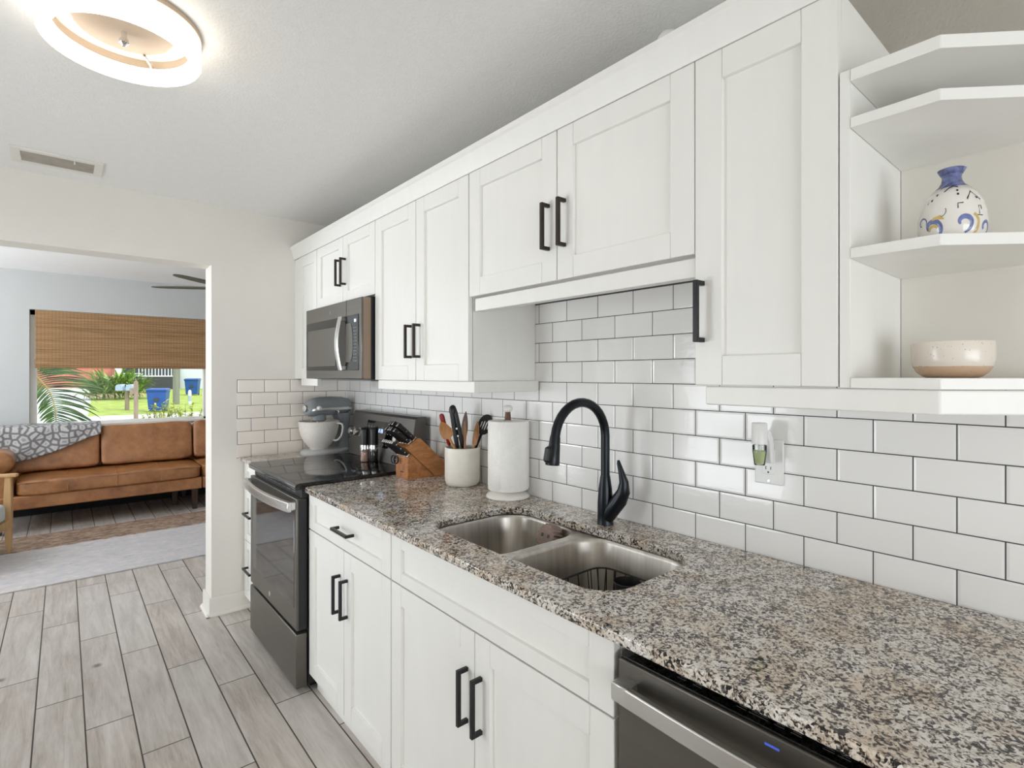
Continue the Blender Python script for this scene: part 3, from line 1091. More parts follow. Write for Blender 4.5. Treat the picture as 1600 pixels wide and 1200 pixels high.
# ================================================================== DISHWASHER
c = thing('dishwasher', (-0.3, 0.36, 0), 'dark stainless dishwasher with a bowed bar handle, under the counter', 'dishwasher')
MB().box(-0.59, -0.03, 0.062, 0.660, 0.09, 0.866).build('tub', 'blackplastic', c)
m = MB()
m.box(-0.640, -0.592, 0.060, 0.655, 0.11, 0.857)
m.build('door', 'slate', c, 0.003)
MB().box(-0.592, -0.56, 0.07, 0.65, 0, 0.09).build('toe_kick', 'blackplastic', c)
cp = MB().box(-0.634, -0.590, 0.062, 0.653, 0.8575, 0.861).build('control_strip', 'blackgloss', c)
m = MB()
for i, y in enumerate((0.53, 0.50, 0.42, 0.40, 0.385, 0.36, 0.335, 0.29, 0.27, 0.22, 0.2)):
    m.box(-0.618, -0.6165, y - 0.008, y + 0.008, 0.861, 0.8614)
    m.box(-0.612, -0.6108, y - 0.006, y + 0.006, 0.861, 0.8614)
m.build('printed_legend', 'grey_plastic', cp)
MB().box(-0.6409, -0.6395, 0.35, 0.372, 0.838, 0.8415).build('indicator_light', 'digits_blue', c)
m = MB()
N = 24
rs = []
for i in range(N + 1):
    t = i / N
    y = 0.646 - t * 0.578
    x = -0.672 - 0.012 * math.sin(math.pi * t)
    rs.append([(x, y, 0.791), (x, y, 0.825), (x + 0.012, y, 0.827), (x + 0.012, y, 0.793)])
m.rings(rs)
m.box(-0.674, -0.638, 0.610, 0.646, 0.793, 0.8265)
m.box(-0.674, -0.638, 0.068, 0.104, 0.793, 0.8265)
m.build('handle', 'steel', c, 0.002)

# ================================================================== RANGE
c = thing('range', (-0.35, 2.768, 0), 'slate electric range with a black glass top, between the base cabinets', 'range')
RY0, RY1 = 2.389, 3.147
RM = (RY0 + RY1) / 2
m = MB()
m.box(-0.635, -0.03, RY0, RY1, 0.03, 0.905)
for y in (RY0 + 0.05, RY1 - 0.05):
    for x in (-0.60, -0.08):
        m.box(x - 0.015, x + 0.015, y - 0.015, y + 0.015, 0, 0.03)
m.build('body', 'blackplastic', c)
m = MB()
m.prism([(-0.690, 0.900), (-0.693, 0.915), (-0.688, 0.926), (-0.676, 0.930), (-0.025, 0.930), (-0.025, 0.905)], 'y', RY0 - 0.0015, RY1 + 0.0015)
ct = m.build('cooktop', 'cooktop', c, 0.002)
for x, y, r in ((-0.5, 2.58, 0.105), (-0.5, 2.95, 0.08), (-0.24, 2.57, 0.075), (-0.24, 2.95, 0.10)):
    MB().lathe([(r - 0.002, 0.9301), (r - 0.002, 0.9304), (r, 0.9304), (r, 0.9301)], (x, y, 0), 48, cap0=False, cap1=False).build('burner_ring', 'burner', ct)
m = MB()
m.box(-0.662, -0.636, RY0 + 0.004, RY1 - 0.004, 0.862, 0.899)
vs = m.build('vent_strip', 'blackplastic', c)
m = MB()
for i in range(9):
    y = RY0 + 0.08 + i * 0.07
    m.box(-0.664, -0.661, y, y + 0.05, 0.876, 0.879)
    m.box(-0.664, -0.661, y, y + 0.05, 0.884, 0.887)
m.build('slotted_grille', 'grey_plastic', vs)
dr = MB().box(-0.684, -0.637, RY0 + 0.003, RY1 - 0.003, 0.278, 0.860).build('oven_door', 'slate', c, 0.003)
# dark door edge seen from the side
MB().box(-0.676, -0.640, RY0 + 0.0015, RY0 + 0.0032, 0.281, 0.857).build('door_edge', 'blackplastic', dr)
MB().box(-0.6855, -0.683, RY0 + 0.035, RY1 - 0.055, 0.372, 0.818).build('oven_window', 'ovenglass', dr, 0.001, seg=1)
m = MB()
N = 28
rs = []
for i in range(N + 1):
    t = i / N
    y = RY1 - 0.012 - t * (RY1 - RY0 - 0.024)
    x = -0.718 - 0.030 * math.sin(math.pi * t) ** 0.8
    rs.append([(x, y, 0.806), (x - 0.003, y, 0.828), (x, y, 0.848), (x + 0.016, y, 0.851), (x + 0.016, y, 0.806)])
m.rings(rs)
m.box(-0.716, -0.683, RY0 + 0.013, RY0 + 0.035, 0.812, 0.848)
m.box(-0.716, -0.683, RY1 - 0.035, RY1 - 0.013, 0.812, 0.848)
m.build('oven_handle', 'steel', dr, 0.0025)
m = MB()
m.lathe([(0.013, -0.6842), (0.013, -0.6858), (0.011, -0.6864), (0.0, -0.6864)], (0, RM + 0.02, 0.322), 24, 'x')
m.build('emblem', 'chrome', dr, smooth=True)
MB().box(-0.686, -0.637, RY0 + 0.003, RY1 - 0.003, 0.022, 0.262).build('storage_drawer', 'slate', c, 0.004)
# backguard
m = MB()
m.prism([(-0.130, 0.930), (-0.090, 1.180), (-0.080, 1.192), (-0.026, 1.192), (-0.026, 0.930)], 'y', RY0 + 0.002, RY1 - 0.002)
bgd = m.build('backguard', 'darkslate', c, 0.003)


def bg_pt(y, t, off=0.0):
    """point on the slanted face of the backguard; t 0 bottom .. 1 top"""
    nx, nz = -0.9874, 0.158
    return (-0.130 + 0.040 * t + nx * off, y, 0.930 + 0.250 * t + nz * off)


m = MB()
y0, y1 = 2.60, 2.93
m.rings([[bg_pt(y0, .30, 0.0), bg_pt(y1, .30, 0.0), bg_pt(y1, .86, 0.0), bg_pt(y0, .86, 0.0)], [bg_pt(y0, .30, 0.002), bg_pt(y1, .30, 0.002), bg_pt(y1, .86, 0.002), bg_pt(y0, .86, 0.002)]])
pn = m.build('control_panel', 'blackgloss', bgd)
SEG = {'1': 'bc', '2': 'abged', '3': 'abgcd', '4': 'fgbc', '0': 'abcdef', '5': 'afgcd', '6': 'afgedc', '8': 'abcdefg'}


def digit(m, ch, y, t0, w=0.010, h=0.075):
    segs = {'a': ((0, 1), (1, 1)), 'b': ((1, 1), (1, .5)), 'c': ((1, .5), (1, 0)), 'd': ((0, 0), (1, 0)), 'e': ((0, .5), (0, 0)), 'f': ((0, 1), (0, .5)), 'g': ((0, .5), (1, .5))}
    for s in SEG[ch]:
        (a, b), (c2, d2) = segs[s]
        m.tube([bg_pt(y - a * w, t0 + b * h, 0.0026), bg_pt(y - c2 * w, t0 + d2 * h, 0.0026)], 0.0009, 5)


m = MB()
for i, ch in enumerate('1228'):
    digit(m, ch, 2.782 - i * 0.014 - (0.005 if i > 1 else 0), 0.62)
m.build('clock_digits', 'digits', pn)
m = MB()
for r_ in range(4):
    for k in range(9):
        if r_ >= 2 and 3 <= k <= 4:
            continue
        y = 2.91 - k * 0.034
        t = .36 + r_ * .12
        m.rings([[bg_pt(y, t, 0.0021), bg_pt(y - 0.016, t, 0.0021), bg_pt(y - 0.016, t + .018, 0.0021), bg_pt(y, t + .018, 0.0021)], [bg_pt(y, t, 0.0024), bg_pt(y - 0.016, t, 0.0024), bg_pt(y - 0.016, t + .018, 0.0024), bg_pt(y, t + .018, 0.0024)]])
m.build('printed_legend', 'grey_plastic', pn)
for y in (3.09, 3.015, 2.52, 2.445):
    p0, p1, p2, p3 = (Vector(bg_pt(y, .55, o_)) for o_ in (0.0, 0.008, 0.010, 0.034))
    m = MB()
    m.tube([p0, p1, p2, p3, Vector(bg_pt(y, .55, 0.037))], [0.026, 0.026, 0.021, 0.0195, 0.017], 24)
    m.build('knob', 'steel', bgd, smooth=True)

# ================================================================== MICROWAVE
c = thing('microwave', (-0.2, 2.727, 1.387), 'slate over-the-range microwave mounted under the short wall cabinet', 'microwave')
MY0, MY1, MX = 2.354, 3.098, -0.399
MB().box(-0.352, -0.012, MY0 + 0.004, MY1, 1.387, 1.786).build('body', 'blackplastic', c)
MB().box(MX, -0.354, MY0, MY1, 1.389, 1.778).build('front_frame', 'slate', c, 0.004)
MB().box(-0.39, -0.353, MY0 - 0.0008, MY0 + 0.002, 1.391, 1.776).build('side_trim', 'champagne', c)
dw = MB().box(MX - 0.002, MX + 0.001, 2.535, 3.088, 1.432, 1.700).build('door', 'blackgloss', c, 0.002)
MB().box(MX - 0.004, MX - 0.001, 2.66, 3.06, 1.455, 1.655).build('window', 'slate', dw, 0.003)
MB().box(MX - 0.0012, MX + 0.001, 2.5285, 2.5305, 1.700, 1.778).build('seam', 'blackplastic', c)
m = MB()
N = 18
rs = []
for i in range(N + 1):
    t = i / N
    z = 1.432 + t * 0.268
    x = MX - 0.022 - 0.020 * math.sin(math.pi * t)
    rs.append([(x, 2.553, z), (x, 2.580, z), (x + 0.010, 2.583, z), (x + 0.010, 2.550, z)])
m.rings(rs)
m.box(MX - 0.022, MX, 2.555, 2.578, 1.434, 1.455)
m.box(MX - 0.022, MX, 2.555, 2.578, 1.677, 1.698)
m.build('handle', 'steel', c, 0.002)
kp = MB().box(MX - 0.003, MX + 0.001, 2.385, 2.532, 1.432, 1.700).build('control_panel', 'blackgloss', c, 0.002)
m = MB()
m.lathe([(0.005, 0)], (0, 0, 0), 3, cap0=False, cap1=False)
m.b.clear()
pts = []
for i in range(25):
    a = -math.pi / 2 + math.pi * i / 24
    pts.append((2.50 - 0.055 * math.cos(a) ** 0.5 if math.cos(a) > 0 else 2.50, 1.566 + 0.095 * math.sin(a)))
m.prism([(2.524, 1.471)] + pts + [(2.524, 1.661)], 'x', MX - 0.0045, MX - 0.002)
m.build('keypad', 'slate', kp)
MB().box(MX - 0.0036, MX - 0.002, 2.41, 2.43, 1.664, 1.678).build('display', 'digits', kp)
m = MB()
for r_ in range(11):
    m.box(MX - 0.0034, MX - 0.002, 2.405, 2.418, 1.475 + r_ * 0.016, 1.479 + r_ * 0.016)
    m.box(MX - 0.0034, MX - 0.002, 2.425, 2.438, 1.475 + r_ * 0.016, 1.479 + r_ * 0.016)
m.build('printed_legend', 'grey_plastic', kp)
m = MB()
m.lathe([(0.011, MX - 0.0008), (0.010, MX + 0.001)], (0, 2.735, 1.735), 20, 'x')
m.build('emblem', 'grey_plastic', c)
MB().box(-0.33, -0.03, 2.40, 3.05, 1.379, 1.3868).build('underside_vent', 'grey_plastic', c)

# ================================================================== ON THE COUNTER
# stand mixer (nose towards -X)
M['mixer'] = pm('mixer_enamel', (136, 142, 146), 0.22, var=0.03)
c = thing('stand_mixer', (-0.184, 3.342, 0.914), 'grey stand mixer with a white hobnail bowl in the corner', 'stand mixer', local=True, rotz=math.pi + 0.28)
m = MB()
out = []
for i in range(48):
    a = 2 * math.pi * i / 48
    x, y = math.cos(a), math.sin(a)
    if x > 0:
        out.append((0.06 + 0.112 * x, 0.112 * y))
    else:
        out.append((0.06 + 0.215 * x, (0.112 - 0.022 * (-x)) * (abs(y) ** 0.7) * (1 if y > 0 else -1)))
def sc_(k, z, d=0.0):
    return [(0.0 + (x - 0.0) * k + d, y * k, z) for x, y in out]
m.rings([sc_(0.985, 0.0), sc_(1.0, 0.004), sc_(1.0, 0.014), sc_(0.97, 0.022), sc_(0.90, 0.030), sc_(0.6, 0.034)])
M['mixerbase'] = pm('mixer_enamel_toplit', (188, 190, 190), 0.25, var=0.03)  # base enamel paled to paint in the light from above
bs = m.build('base', 'mixerbase', c, smooth=True)
m = MB()
rs = []
for z, x0, x1, hw in ((0.022, -0.150, -0.035, 0.062), (0.05, -0.150, -0.062, 0.050), (0.10, -0.152, -0.085, 0.043), (0.16, -0.155, -0.088, 0.042), (0.215, -0.16, -0.07, 0.046), (0.25, -0.16, -0.05, 0.05)):
    cx, hx = (x0 + x1) / 2, (x1 - x0) / 2
    rs.append([(cx + hx * math.copysign(abs(math.cos(t)) ** 0.6, math.cos(t)), hw * math.copysign(abs(math.sin(t)) ** 0.6, math.sin(t)), z) for t in [2 * math.pi * k / 32 for k in range(32)]])
m.rings(rs)
m.build('column', 'mixer', c, smooth=True)
m = MB()
rs = []
for x, rz, ry, zc in ((-0.172, 0.012, 0.014, 0.298), (-0.168, 0.032, 0.036, 0.297), (-0.150, 0.048, 0.052, 0.296), (-0.11, 0.056, 0.059, 0.297), (-0.03, 0.060, 0.062, 0.298), (0.05, 0.060, 0.062, 0.297), (0.10, 0.057, 0.059, 0.294), (0.13, 0.050, 0.052, 0.289), (0.148, 0.037, 0.040, 0.284), (0.153, 0.024, 0.026, 0.282)):
    rs.append([(x, ry * math.cos(t), zc + rz * math.copysign(abs(math.sin(t)) ** 0.85, math.sin(t))) for t in [2 * math.pi * k / 36 for k in range(36)]])
m.rings(rs)
hd = m.build('motor_head', 'mixer', c, smooth=True, angle=70)
m = MB()
rs = []
for x, ry in ((-0.160, 0.047), (-0.11, 0.0598), (-0.03, 0.0635), (0.05, 0.0635), (0.10, 0.0600), (0.13, 0.0515), (0.143, 0.042)):
    zc = 0.281
    rs.append([(x, ry, zc - 0.008), (x, ry + 0.0008, zc), (x, ry, zc + 0.008), (x, -ry, zc + 0.008), (x, -ry - 0.0008, zc), (x, -ry, zc - 0.008)])
m.rings(rs)
m.build('trim_band', 'steel', hd, smooth=True)
MB().lathe([(0.020, 0.148), (0.021, 0.160), (0.019, 0.166), (0.0, 0.167)], (0, 0, 0.290), 24, 'x').build('attachment_cap', 'steel', hd, smooth=True)
MB().lathe([(0.012, 0.052), (0.013, 0.070), (0.010, 0.078), (0.0, 0.079)], (0.105, 0, 0.291), 20, 'y').build('attachment_knob', 'whiteplastic', hd, smooth=True)
MB().lathe([(0.009, 0.058), (0.009, 0.072), (0.0, 0.074)], (-0.03, 0, 0.262), 16, 'y').build('speed_knob', 'chrome', hd, smooth=True)
MB().lathe([(0.034, 0.252), (0.042, 0.236), (0.044, 0.212), (0.036, 0.207), (0.0, 0.207)], (0.062, 0, 0), 32).build('planetary_hub', 'mixer', hd, smooth=True)
MB().lathe([(0.012, 0.21), (0.012, 0.16), (0.03, 0.12), (0.03, 0.09), (0.0, 0.07)], (0.07, 0, 0), 16).build('beater', 'steel', hd, smooth=True)
m = MB()
bc = (0.06, 0, 0)
m.lathe([(0.052, 0.032), (0.055, 0.034), (0.056, 0.040), (0.066, 0.050), (0.092, 0.085), (0.109, 0.125), (0.118, 0.165), (0.122, 0.203), (0.1235, 0.206), (0.121, 0.208), (0.117, 0.203), (0.112, 0.165), (0.103, 0.125), (0.085, 0.085), (0.06, 0.052), (0.0, 0.048)], bc, 56)
bw = m.build('mixing_bowl', 'mixbowl', c, smooth=True, angle=70)
m = MB()
ha = math.radians(118)
hp = []
for r_, z in ((0.112, 0.192), (0.135, 0.194), (0.152, 0.188), (0.157, 0.17), (0.154, 0.14), (0.145, 0.112), (0.128, 0.092), (0.108, 0.085), (0.092, 0.090)):
    hp.append((0.06 + r_ * math.cos(ha), r_ * math.sin(ha), z))
m.tube(hp, 0.0085, 12, flat=0.75)
m.build('bowl_handle', 'whiteceramic', bw, smooth=True)

# grinders on the cooktop
GG = 'salt and pepper grinders'
for x, y, rot, fill, lab in ((-0.197, 2.760, 0.3, 'salt', 'black-topped grinder of pink salt on the cooktop'), (-0.158, 2.728, -0.2, 'pepper', 'black-topped grinder of peppercorns on the cooktop')):
    c = thing('spice_grinder', (x, y, 0.9302), lab, 'grinder', GG, local=True, rotz=rot)
    MB().lathe([(0.0222, 0.0005), (0.0232, 0.003), (0.0232, 0.070), (0.0222, 0.072)], (0, 0, 0), 32).build('glass_jar', 'glass', c, smooth=True)
    MB().lathe([(0.0210, 0.003), (0.0210, 0.055), (0.0, 0.058)], (0, 0, 0), 24).build('spice_fill', fill, c, smooth=True)
    MB().lathe([(0.0240, 0.070), (0.0240, 0.093), (0.0235, 0.095)], (0, 0, 0), 32).build('steel_band', 'chrome', c, smooth=True)
    m = MB()
    rs = []
    for k, (r_, z, sl) in enumerate(((0.0238, 0.093, 0), (0.0242, 0.10, 0), (0.0242, 0.15, 0), (0.0242, 0.180, 0.10), (0.0225, 0.186, 0.3), (0.017, 0.189, 0.3))):
        rs.append([(r_ * math.cos(t), r_ * math.sin(t), z + sl * r_ * math.cos(t) * 0.9) for t in [2 * math.pi * q / 32 for q in range(32)]])
    m.rings(rs)
    m.build('grinder_top', 'blackplastic', c, smooth=True)

# knife block
KX, KY0, KY1 = -0.0, 2.222, 2.340
c = thing('knife_block', (-0.13, 2.28, 0.914), 'slanted brown wooden knife block on the granite by the range', 'knife block')
m = MB()
m.prism([(-0.241, 1.067), (-0.162, 1.106), (-0.014, 0.972), (-0.014, 0.914), (-0.080, 0.914)], 'y', KY0, KY1)
m.build('slanted_body', 'block', c, 0.002)
m = MB()
m.prism([(-0.229, 0.914), (-0.229, 1.016), (-0.2105, 1.0345), (-0.0835, 0.9142)], 'y', KY0 + 0.0, KY1)
fb = m.build('front_body', 'blockdark', c, 0.002)
m = MB()
m.box(-0.2298, -0.229, 2.262, 2.292, 0.943, 0.947)
m.build('stamped_mark', 'blackplastic', fb)
AX = Vector((-0.735, 0, 0.678))
NX = Vector((0.678, 0, 0.735))


def knife(name, x, y, z, L, w, t, label, cat, group, rivets=True, col='blackplastic'):
    c = thing(name, (x, y, z), label, cat, group, local=True)
    m = MB()
    rs = []
    for s, kw in ((-0.03, 0.55), (0.0, 0.7), (0.006, 0.95), (0.02, 0.86), (0.5 * L, 0.92), (0.8 * L, 1.05), (0.95 * L, 1.12), (L, 0.8)):
        o_ = AX * s - NX * (0.004 * (s / L) ** 2 if s > 0 else 0)
        rs.append([tuple(o_ + NX * (w * kw * math.copysign(abs(math.cos(q)) ** 0.6, math.cos(q))) + Vector((0, t * math.copysign(abs(math.sin(q)) ** 0.6, math.sin(q)), 0))) for q in [2 * math.pi * k / 16 for k in range(16)]])
    m.rings(rs)
    h = m.build('handle', col, c, smooth=True)
    m = MB()
    o0 = AX * 0.0
    m.rings([[tuple(AX * s + NX * (a * w * 1.02) + Vector((0, b * t * 1.05, 0))) for a, b in ((-1, -1), (1, -1), (1, 1), (-1, 1))] for s in (0.0, 0.007)])
    m.build('bolster', 'chrome', c, 0.001)
    if rivets:
        for k in (0.25, 0.52, 0.8):
            p = AX * (k * L)
            MB().lathe([(0.0028, -t * 1.04), (0.0028, t * 1.04)], tuple(p), 10, 'y').build('rivet', 'chrome', h)
    cap = AX * (L * 0.985)
    MB().rings([[tuple(AX * s + NX * (a * w * 0.9 - 0.004) + Vector((0, b * t * 0.9, 0))) for a, b in ((-1, -1), (1, -1), (1, 1), (-1, 1))] for s in (L * 0.985, L * 1.012)]).build('end_cap', 'chrome', h, 0.001)
    return c


def face_pt(f, y):
    """f runs 0..1 up the slotted face of the block"""
    p = Vector((-0.241 + 0.079 * f, y, 1.067 + 0.039 * f))
    return p + AX * 0.001


ordi = ('first', 'second', 'third', 'fourth', 'fifth', 'sixth')
names_up = (('large', 0.125), ('large', 0.125), ('large', 0.118))
for i, y in enumerate((2.250, 2.282, 2.314)):
    p = face_pt(0.80, y)
    knife('kitchen_knife', p.x, p.y, p.z, (0.118, 0.128, 0.124)[i], 0.0125, 0.0085, 'black riveted knife handle, %s from the crock in the top row of the block' % ordi[i], 'knife', 'kitchen knives in the block')
for i, y in enumerate((2.242, 2.268, 2.294, 2.320)):
    p = face_pt(0.42, y)
    knife('kitchen_knife', p.x, p.y, p.z, (0.106, 0.112, 0.108, 0.110)[i], 0.0105, 0.0078, 'black riveted knife handle, %s from the crock in the middle row of the block' % ordi[i], 'knife', 'kitchen knives in the block')
for i in range(6):
    y = 2.233 + i * 0.0185
    p = Vector((-0.222, y, 1.026))
    knife('steak_knife', p.x, p.y, p.z, 0.108, 0.0085, 0.0066, 'small black steak knife handle, %s from the crock in the lowest row' % ordi[i], 'knife', 'steak knives in the block')
c = thing('kitchen_shears', (-0.235, 2.31, 0.99), 'black shears handle at the front of the knife block', 'scissors', local=True)
for s in (-1, 1):
    ring = [(-0.016 + 0.010 * math.cos(a), s * 0.013 + 0.011 * math.sin(a), 0.012 + 0.016 * math.sin(a + 0.6)) for a in [2 * math.pi * k / 20 for k in range(21)]]
    MB().tube(ring, 0.0035, 8).build('grip', 'blackplastic', c, smooth=True)
MB().box(-0.010, 0.004, -0.006, 0.006, 0.006, 0.014).build('blade_root', 'steel', c)

# utensil crock
CKX, CKY = -0.092, 1.97
c = thing('utensil_crock', (CKX, CKY, 0.914), 'cream textured ceramic crock full of cooking utensils', 'utensil crock')
m = MB()
m.lathe([(0.058, 0.914), (0.066, 0.9155), (0.073, 0.922), (0.078, 0.934), (0.0795, 0.95), (0.0795, 1.078), (0.0785, 1.083), (0.0765, 1.0845), (0.0745, 1.083), (0.0735, 1.075), (0.0735, 0.94), (0.06, 0.928), (0.0, 0.926)], (CKX, CKY, 0), 64)
m.build('crock_body', 'crock', c, smooth=True, angle=60)


def spoon_mesh(m, base, tip, hr, bw, bl, dish=0.008, view=(-0.57, -0.82, 0)):
    """handle from base to neck, then an oval bowl facing view, tip at the end"""
    base, tip = Vector(base), Vector(tip)
    d = (tip - base).normalized()
    vw = Vector(view)
    nrm = (vw - d * vw.dot(d)).normalized()
    side = d.cross(nrm).normalized()
    L = (tip - base).length
    neck = L - bl
    rs = []
    st = [(0, hr, hr), (0.02, hr, hr), (neck - 0.02, hr, hr * 0.9), (neck, hr * 1.1, hr * 0.8)]
    for k in range(1, 13):
        t = k / 12
        wv = bw * math.sin(math.pi * (0.12 + 0.88 * t) ** 0.8) ** 0.62 if t < 1 else 0.002
        st.append((neck + bl * t, max(wv, 0.002), 0.0028))
    for s, a, b_ in st:
        o_ = base + d * s
        u = max(0.0, (s - neck) / bl)
        o_ = o_ - nrm * (dish * math.sin(math.pi * min(1, u)))
        rs.append([tuple(o_ + side * (a * math.cos(q)) + nrm * (b_ * math.sin(q) - dish * 0.9 * math.sin(math.pi * min(1, u)) * (-(math.cos(q) ** 2)))) for q in [2 * math.pi * k / 16 for k in range(16)]])
    m.rings(rs)
    return m


GU = 'utensils in the crock'


def utensil(name, mesh, mat, label, cat, smooth=True):
    return tag(mesh.build(name, mat, smooth=smooth, angle=50), label, cat, GU)


utensil('wooden_spoon', spoon_mesh(MB(), (-0.0648, 1.9387, 0.932), (-0.2168, 1.9537, 1.205), 0.0055, 0.027, 0.085), 'spoon', 'orange-brown wooden spoon leaning left out of the crock', 'spoon')
utensil('wooden_spatula', spoon_mesh(MB(), (-0.1118, 1.9202, 0.932), (-0.1248, 1.9052, 1.205), 0.0052, 0.016, 0.09, 0.004, (-0.95, 0.3, 0)), 'spoon2', 'slim wooden spatula standing edge-on at the front of the crock', 'spatula')
utensil('wooden_spoon', spoon_mesh(MB(), (-0.062, 1.962, 0.932), (-0.066, 1.890, 1.203), 0.006, 0.020, 0.115, 0.012, (-0.95, 0.0, 0.1)), 'spoon', 'light wooden spoon seen side-on beside the black slotted spoon', 'spoon')
utensil('wooden_spatula', spoon_mesh(MB(), (-0.0725, 2.018, 0.932), (-0.0495, 2.003, 1.24), 0.0052, 0.020, 0.12, 0.003, (-0.85, -0.2, 0)), 'spoon3', 'dark wooden spatula standing behind the light spoon', 'spatula')
# red-handled scraper
c = thing('scraper', (-0.10, 1.985, 0.932), 'red-handled scraper standing handle up in the crock', 'scraper', GU)
m = MB()
a, b_ = Vector((-0.085, 2.012, 0.932)), Vector((-0.176, 2.015, 1.235))
m.tube([a.lerp(b_, t) for t in (0.0, 0.35, 0.5, 0.56)], [0.004, 0.004, 0.004, 0.006], 10)
m.build('shaft', 'steel', c, smooth=True)
M['redplastic'] = pm('dark_red_plastic', (138, 26, 22), 0.35, var=0.05)
m = MB()
m.tube([a.lerp(b_, t) for t in (0.52, 0.56, 0.7, 0.85, 0.95, 0.985, 1.0)], [0.006, 0.0095, 0.0105, 0.0105, 0.0115, 0.010, 0.004], 14)
m.build('grip', 'redplastic', c, smooth=True)
# black tongs
c = thing('tongs', (-0.09, 1.975, 0.932), 'black-handled locking tongs, tallest thing in the crock', 'tongs', GU)
for s in (-1, 1):
    m = MB()
    a, b_ = Vector((-0.075 + s * 0.012, 1.965 - s * 0.012, 0.932)), Vector((-0.134 + s * 0.005, 1.985 - s * 0.006, 1.262))
    m.tube([a.lerp(b_, t) for t in (0, 0.3, 0.5)], [0.007, 0.007, 0.007], 10, flat=0.6)
    ar = m.build('arm', 'steel', c, smooth=True)
    m = MB()
    m.tube([a.lerp(b_, t) for t in (0.45, 0.5, 0.6, 0.8, 0.93, 1.0)], [0.008, 0.0115, 0.0125, 0.0125, 0.012, 0.008], 14, flat=0.8)
    m.build('grip', 'blackplastic', ar, smooth=True)
m = MB()
m.tube([(-0.137, 1.985, 1.238), (-0.1355, 1.985, 1.252), (-0.1342, 1.985, 1.262), (-0.1333, 1.985, 1.270), (-0.1328, 1.985, 1.2745)], [0.0150, 0.0165, 0.0155, 0.011, 0.004], 16)
m.build('pull_ring', 'blackplastic', c, smooth=True)
m = MB()
for t in (0.62, 0.72):
    p = Vector((-0.085, 1.955, 0.932)).lerp(Vector((-0.138, 1.976, 1.262)), t)
    d_ = Vector((-0.57, -0.82, 0)) * 0.0125
    m.tube([p, p + d_], 0.0042, 10)
m.build('rivet', 'steel', c, smooth=True)
# black slotted spoon
c = thing('slotted_spoon', (-0.06, 1.96, 0.932), 'black slotted spoon leaning right towards the paper towels', 'slotted spoon', GU)
d0, d1 = Vector((-0.072, 1.990, 0.932)), Vector((-0.018, 1.868, 1.236))
dd = (d1 - d0).normalized()
vw = Vector((-0.57, -0.82, 0))
nn = (vw - dd * vw.dot(dd)).normalized()
ss = dd.cross(nn)
m = MB()
m.tube([d0, d0.lerp(d1, 0.4), d0.lerp(d1, 0.66), d0.lerp(d1, 0.72)], [0.0055, 0.0055, 0.006, 0.008], 12)
m.build('handle', 'blackplastic', c, smooth=True)
hb = d0.lerp(d1, 0.835)
b = bmesh.new()
oval = [b.verts.new((0.0315 * math.cos(q), 0.050 * math.sin(q), 0)) for q in [2 * math.pi * k / 36 for k in range(36)]]
ed = [b.edges.new((oval[i], oval[(i + 1) % 36])) for i in range(36)]
for k in (-1.5, -0.5, 0.5, 1.5):
    hl = 0.022 if abs(k) < 1 else 0.015
    loop = [b.verts.new((k * 0.0105 + 0.0026 * math.cos(q), -0.004 + hl * math.sin(q), 0)) for q in [2 * math.pi * i / 12 for i in range(12)]]
    ed += [b.edges.new((loop[i], loop[(i + 1) % 12])) for i in range(12)]
bmesh.ops.triangle_fill(b, edges=ed, use_beauty=True, normal=(0, 0, 1))
ex = bmesh.ops.extrude_face_region(b, geom=list(b.faces))
for v in [g for g in ex['geom'] if isinstance(g, bmesh.types.BMVert)]:
    v.co.z -= 0.003
bmesh.ops.transform(b, matrix=Matrix(((ss.x, dd.x, nn.x, hb.x), (ss.y, dd.y, nn.y, hb.y), (ss.z, dd.z, nn.z, hb.z), (0, 0, 0, 1))), verts=b.verts)
mm = MB()
mm.b.free()
mm.b = b
mm.build('slotted_head', 'blackplastic', c, 0.001)

# paper towels
PX, PYY = -0.086, 1.657
c = thing('paper_towel_holder', (PX, PYY, 0.914), 'white paper towel holder with a wooden neck and white knob', 'paper towel holder')
MB().lathe([(0.086, 0.914), (0.089, 0.917), (0.089, 0.921), (0.085, 0.927), (0.066, 0.938), (0.058, 0.9445), (0.0, 0.945)], (PX, PYY, 0), 56).build('base', 'whiteceramic', c, smooth=True)
MB().lathe([(0.010, 0.944), (0.010, 1.23)], (PX, PYY, 0), 20).build('rod', 'whiteceramic', c, smooth=True)
MB().lathe([(0.0125, 1.2255), (0.0125, 1.238), (0.0110, 1.255), (0.0115, 1.2575)], (PX, PYY, 0), 24).build('neck', 'neck', c, smooth=True)
m = MB()
rs = []
for r_, z in ((0.009, 1.2575), (0.0165, 1.2625), (0.0195, 1.270), (0.0185, 1.278), (0.012, 1.285), (0.004, 1.2865)):
    rs.append([(PX + (r_ * (1 + 0.05 * math.cos(10 * t))) * math.cos(t), PYY + (r_ * (1 + 0.05 * math.cos(10 * t))) * math.sin(t), z) for t in [2 * math.pi * k / 60 for k in range(60)]])
m.rings(rs)
m.build('knob', 'whiteceramic', c, smooth=True, angle=70)
m = MB()
m.lathe([(0.019, 0.9465), (0.079, 0.9465), (0.081, 0.949), (0.081, 1.221), (0.0795, 1.223), (0.019, 1.223)], (PX, PYY, 0), 72, cap0=False, cap1=False)
R = [m]
b_in = MB()
m.lathe([(0.019, 1.223), (0.019, 0.9465)], (PX, PYY, 0), 32, cap0=False, cap1=False)
rl = thing('paper_towel_roll', (PX, PYY, 0.946), 'roll of quilted white paper towels on its holder', 'paper towel roll')
m.build('roll', 'towel', rl, smooth=True, angle=50)
m = MB()
pts = []
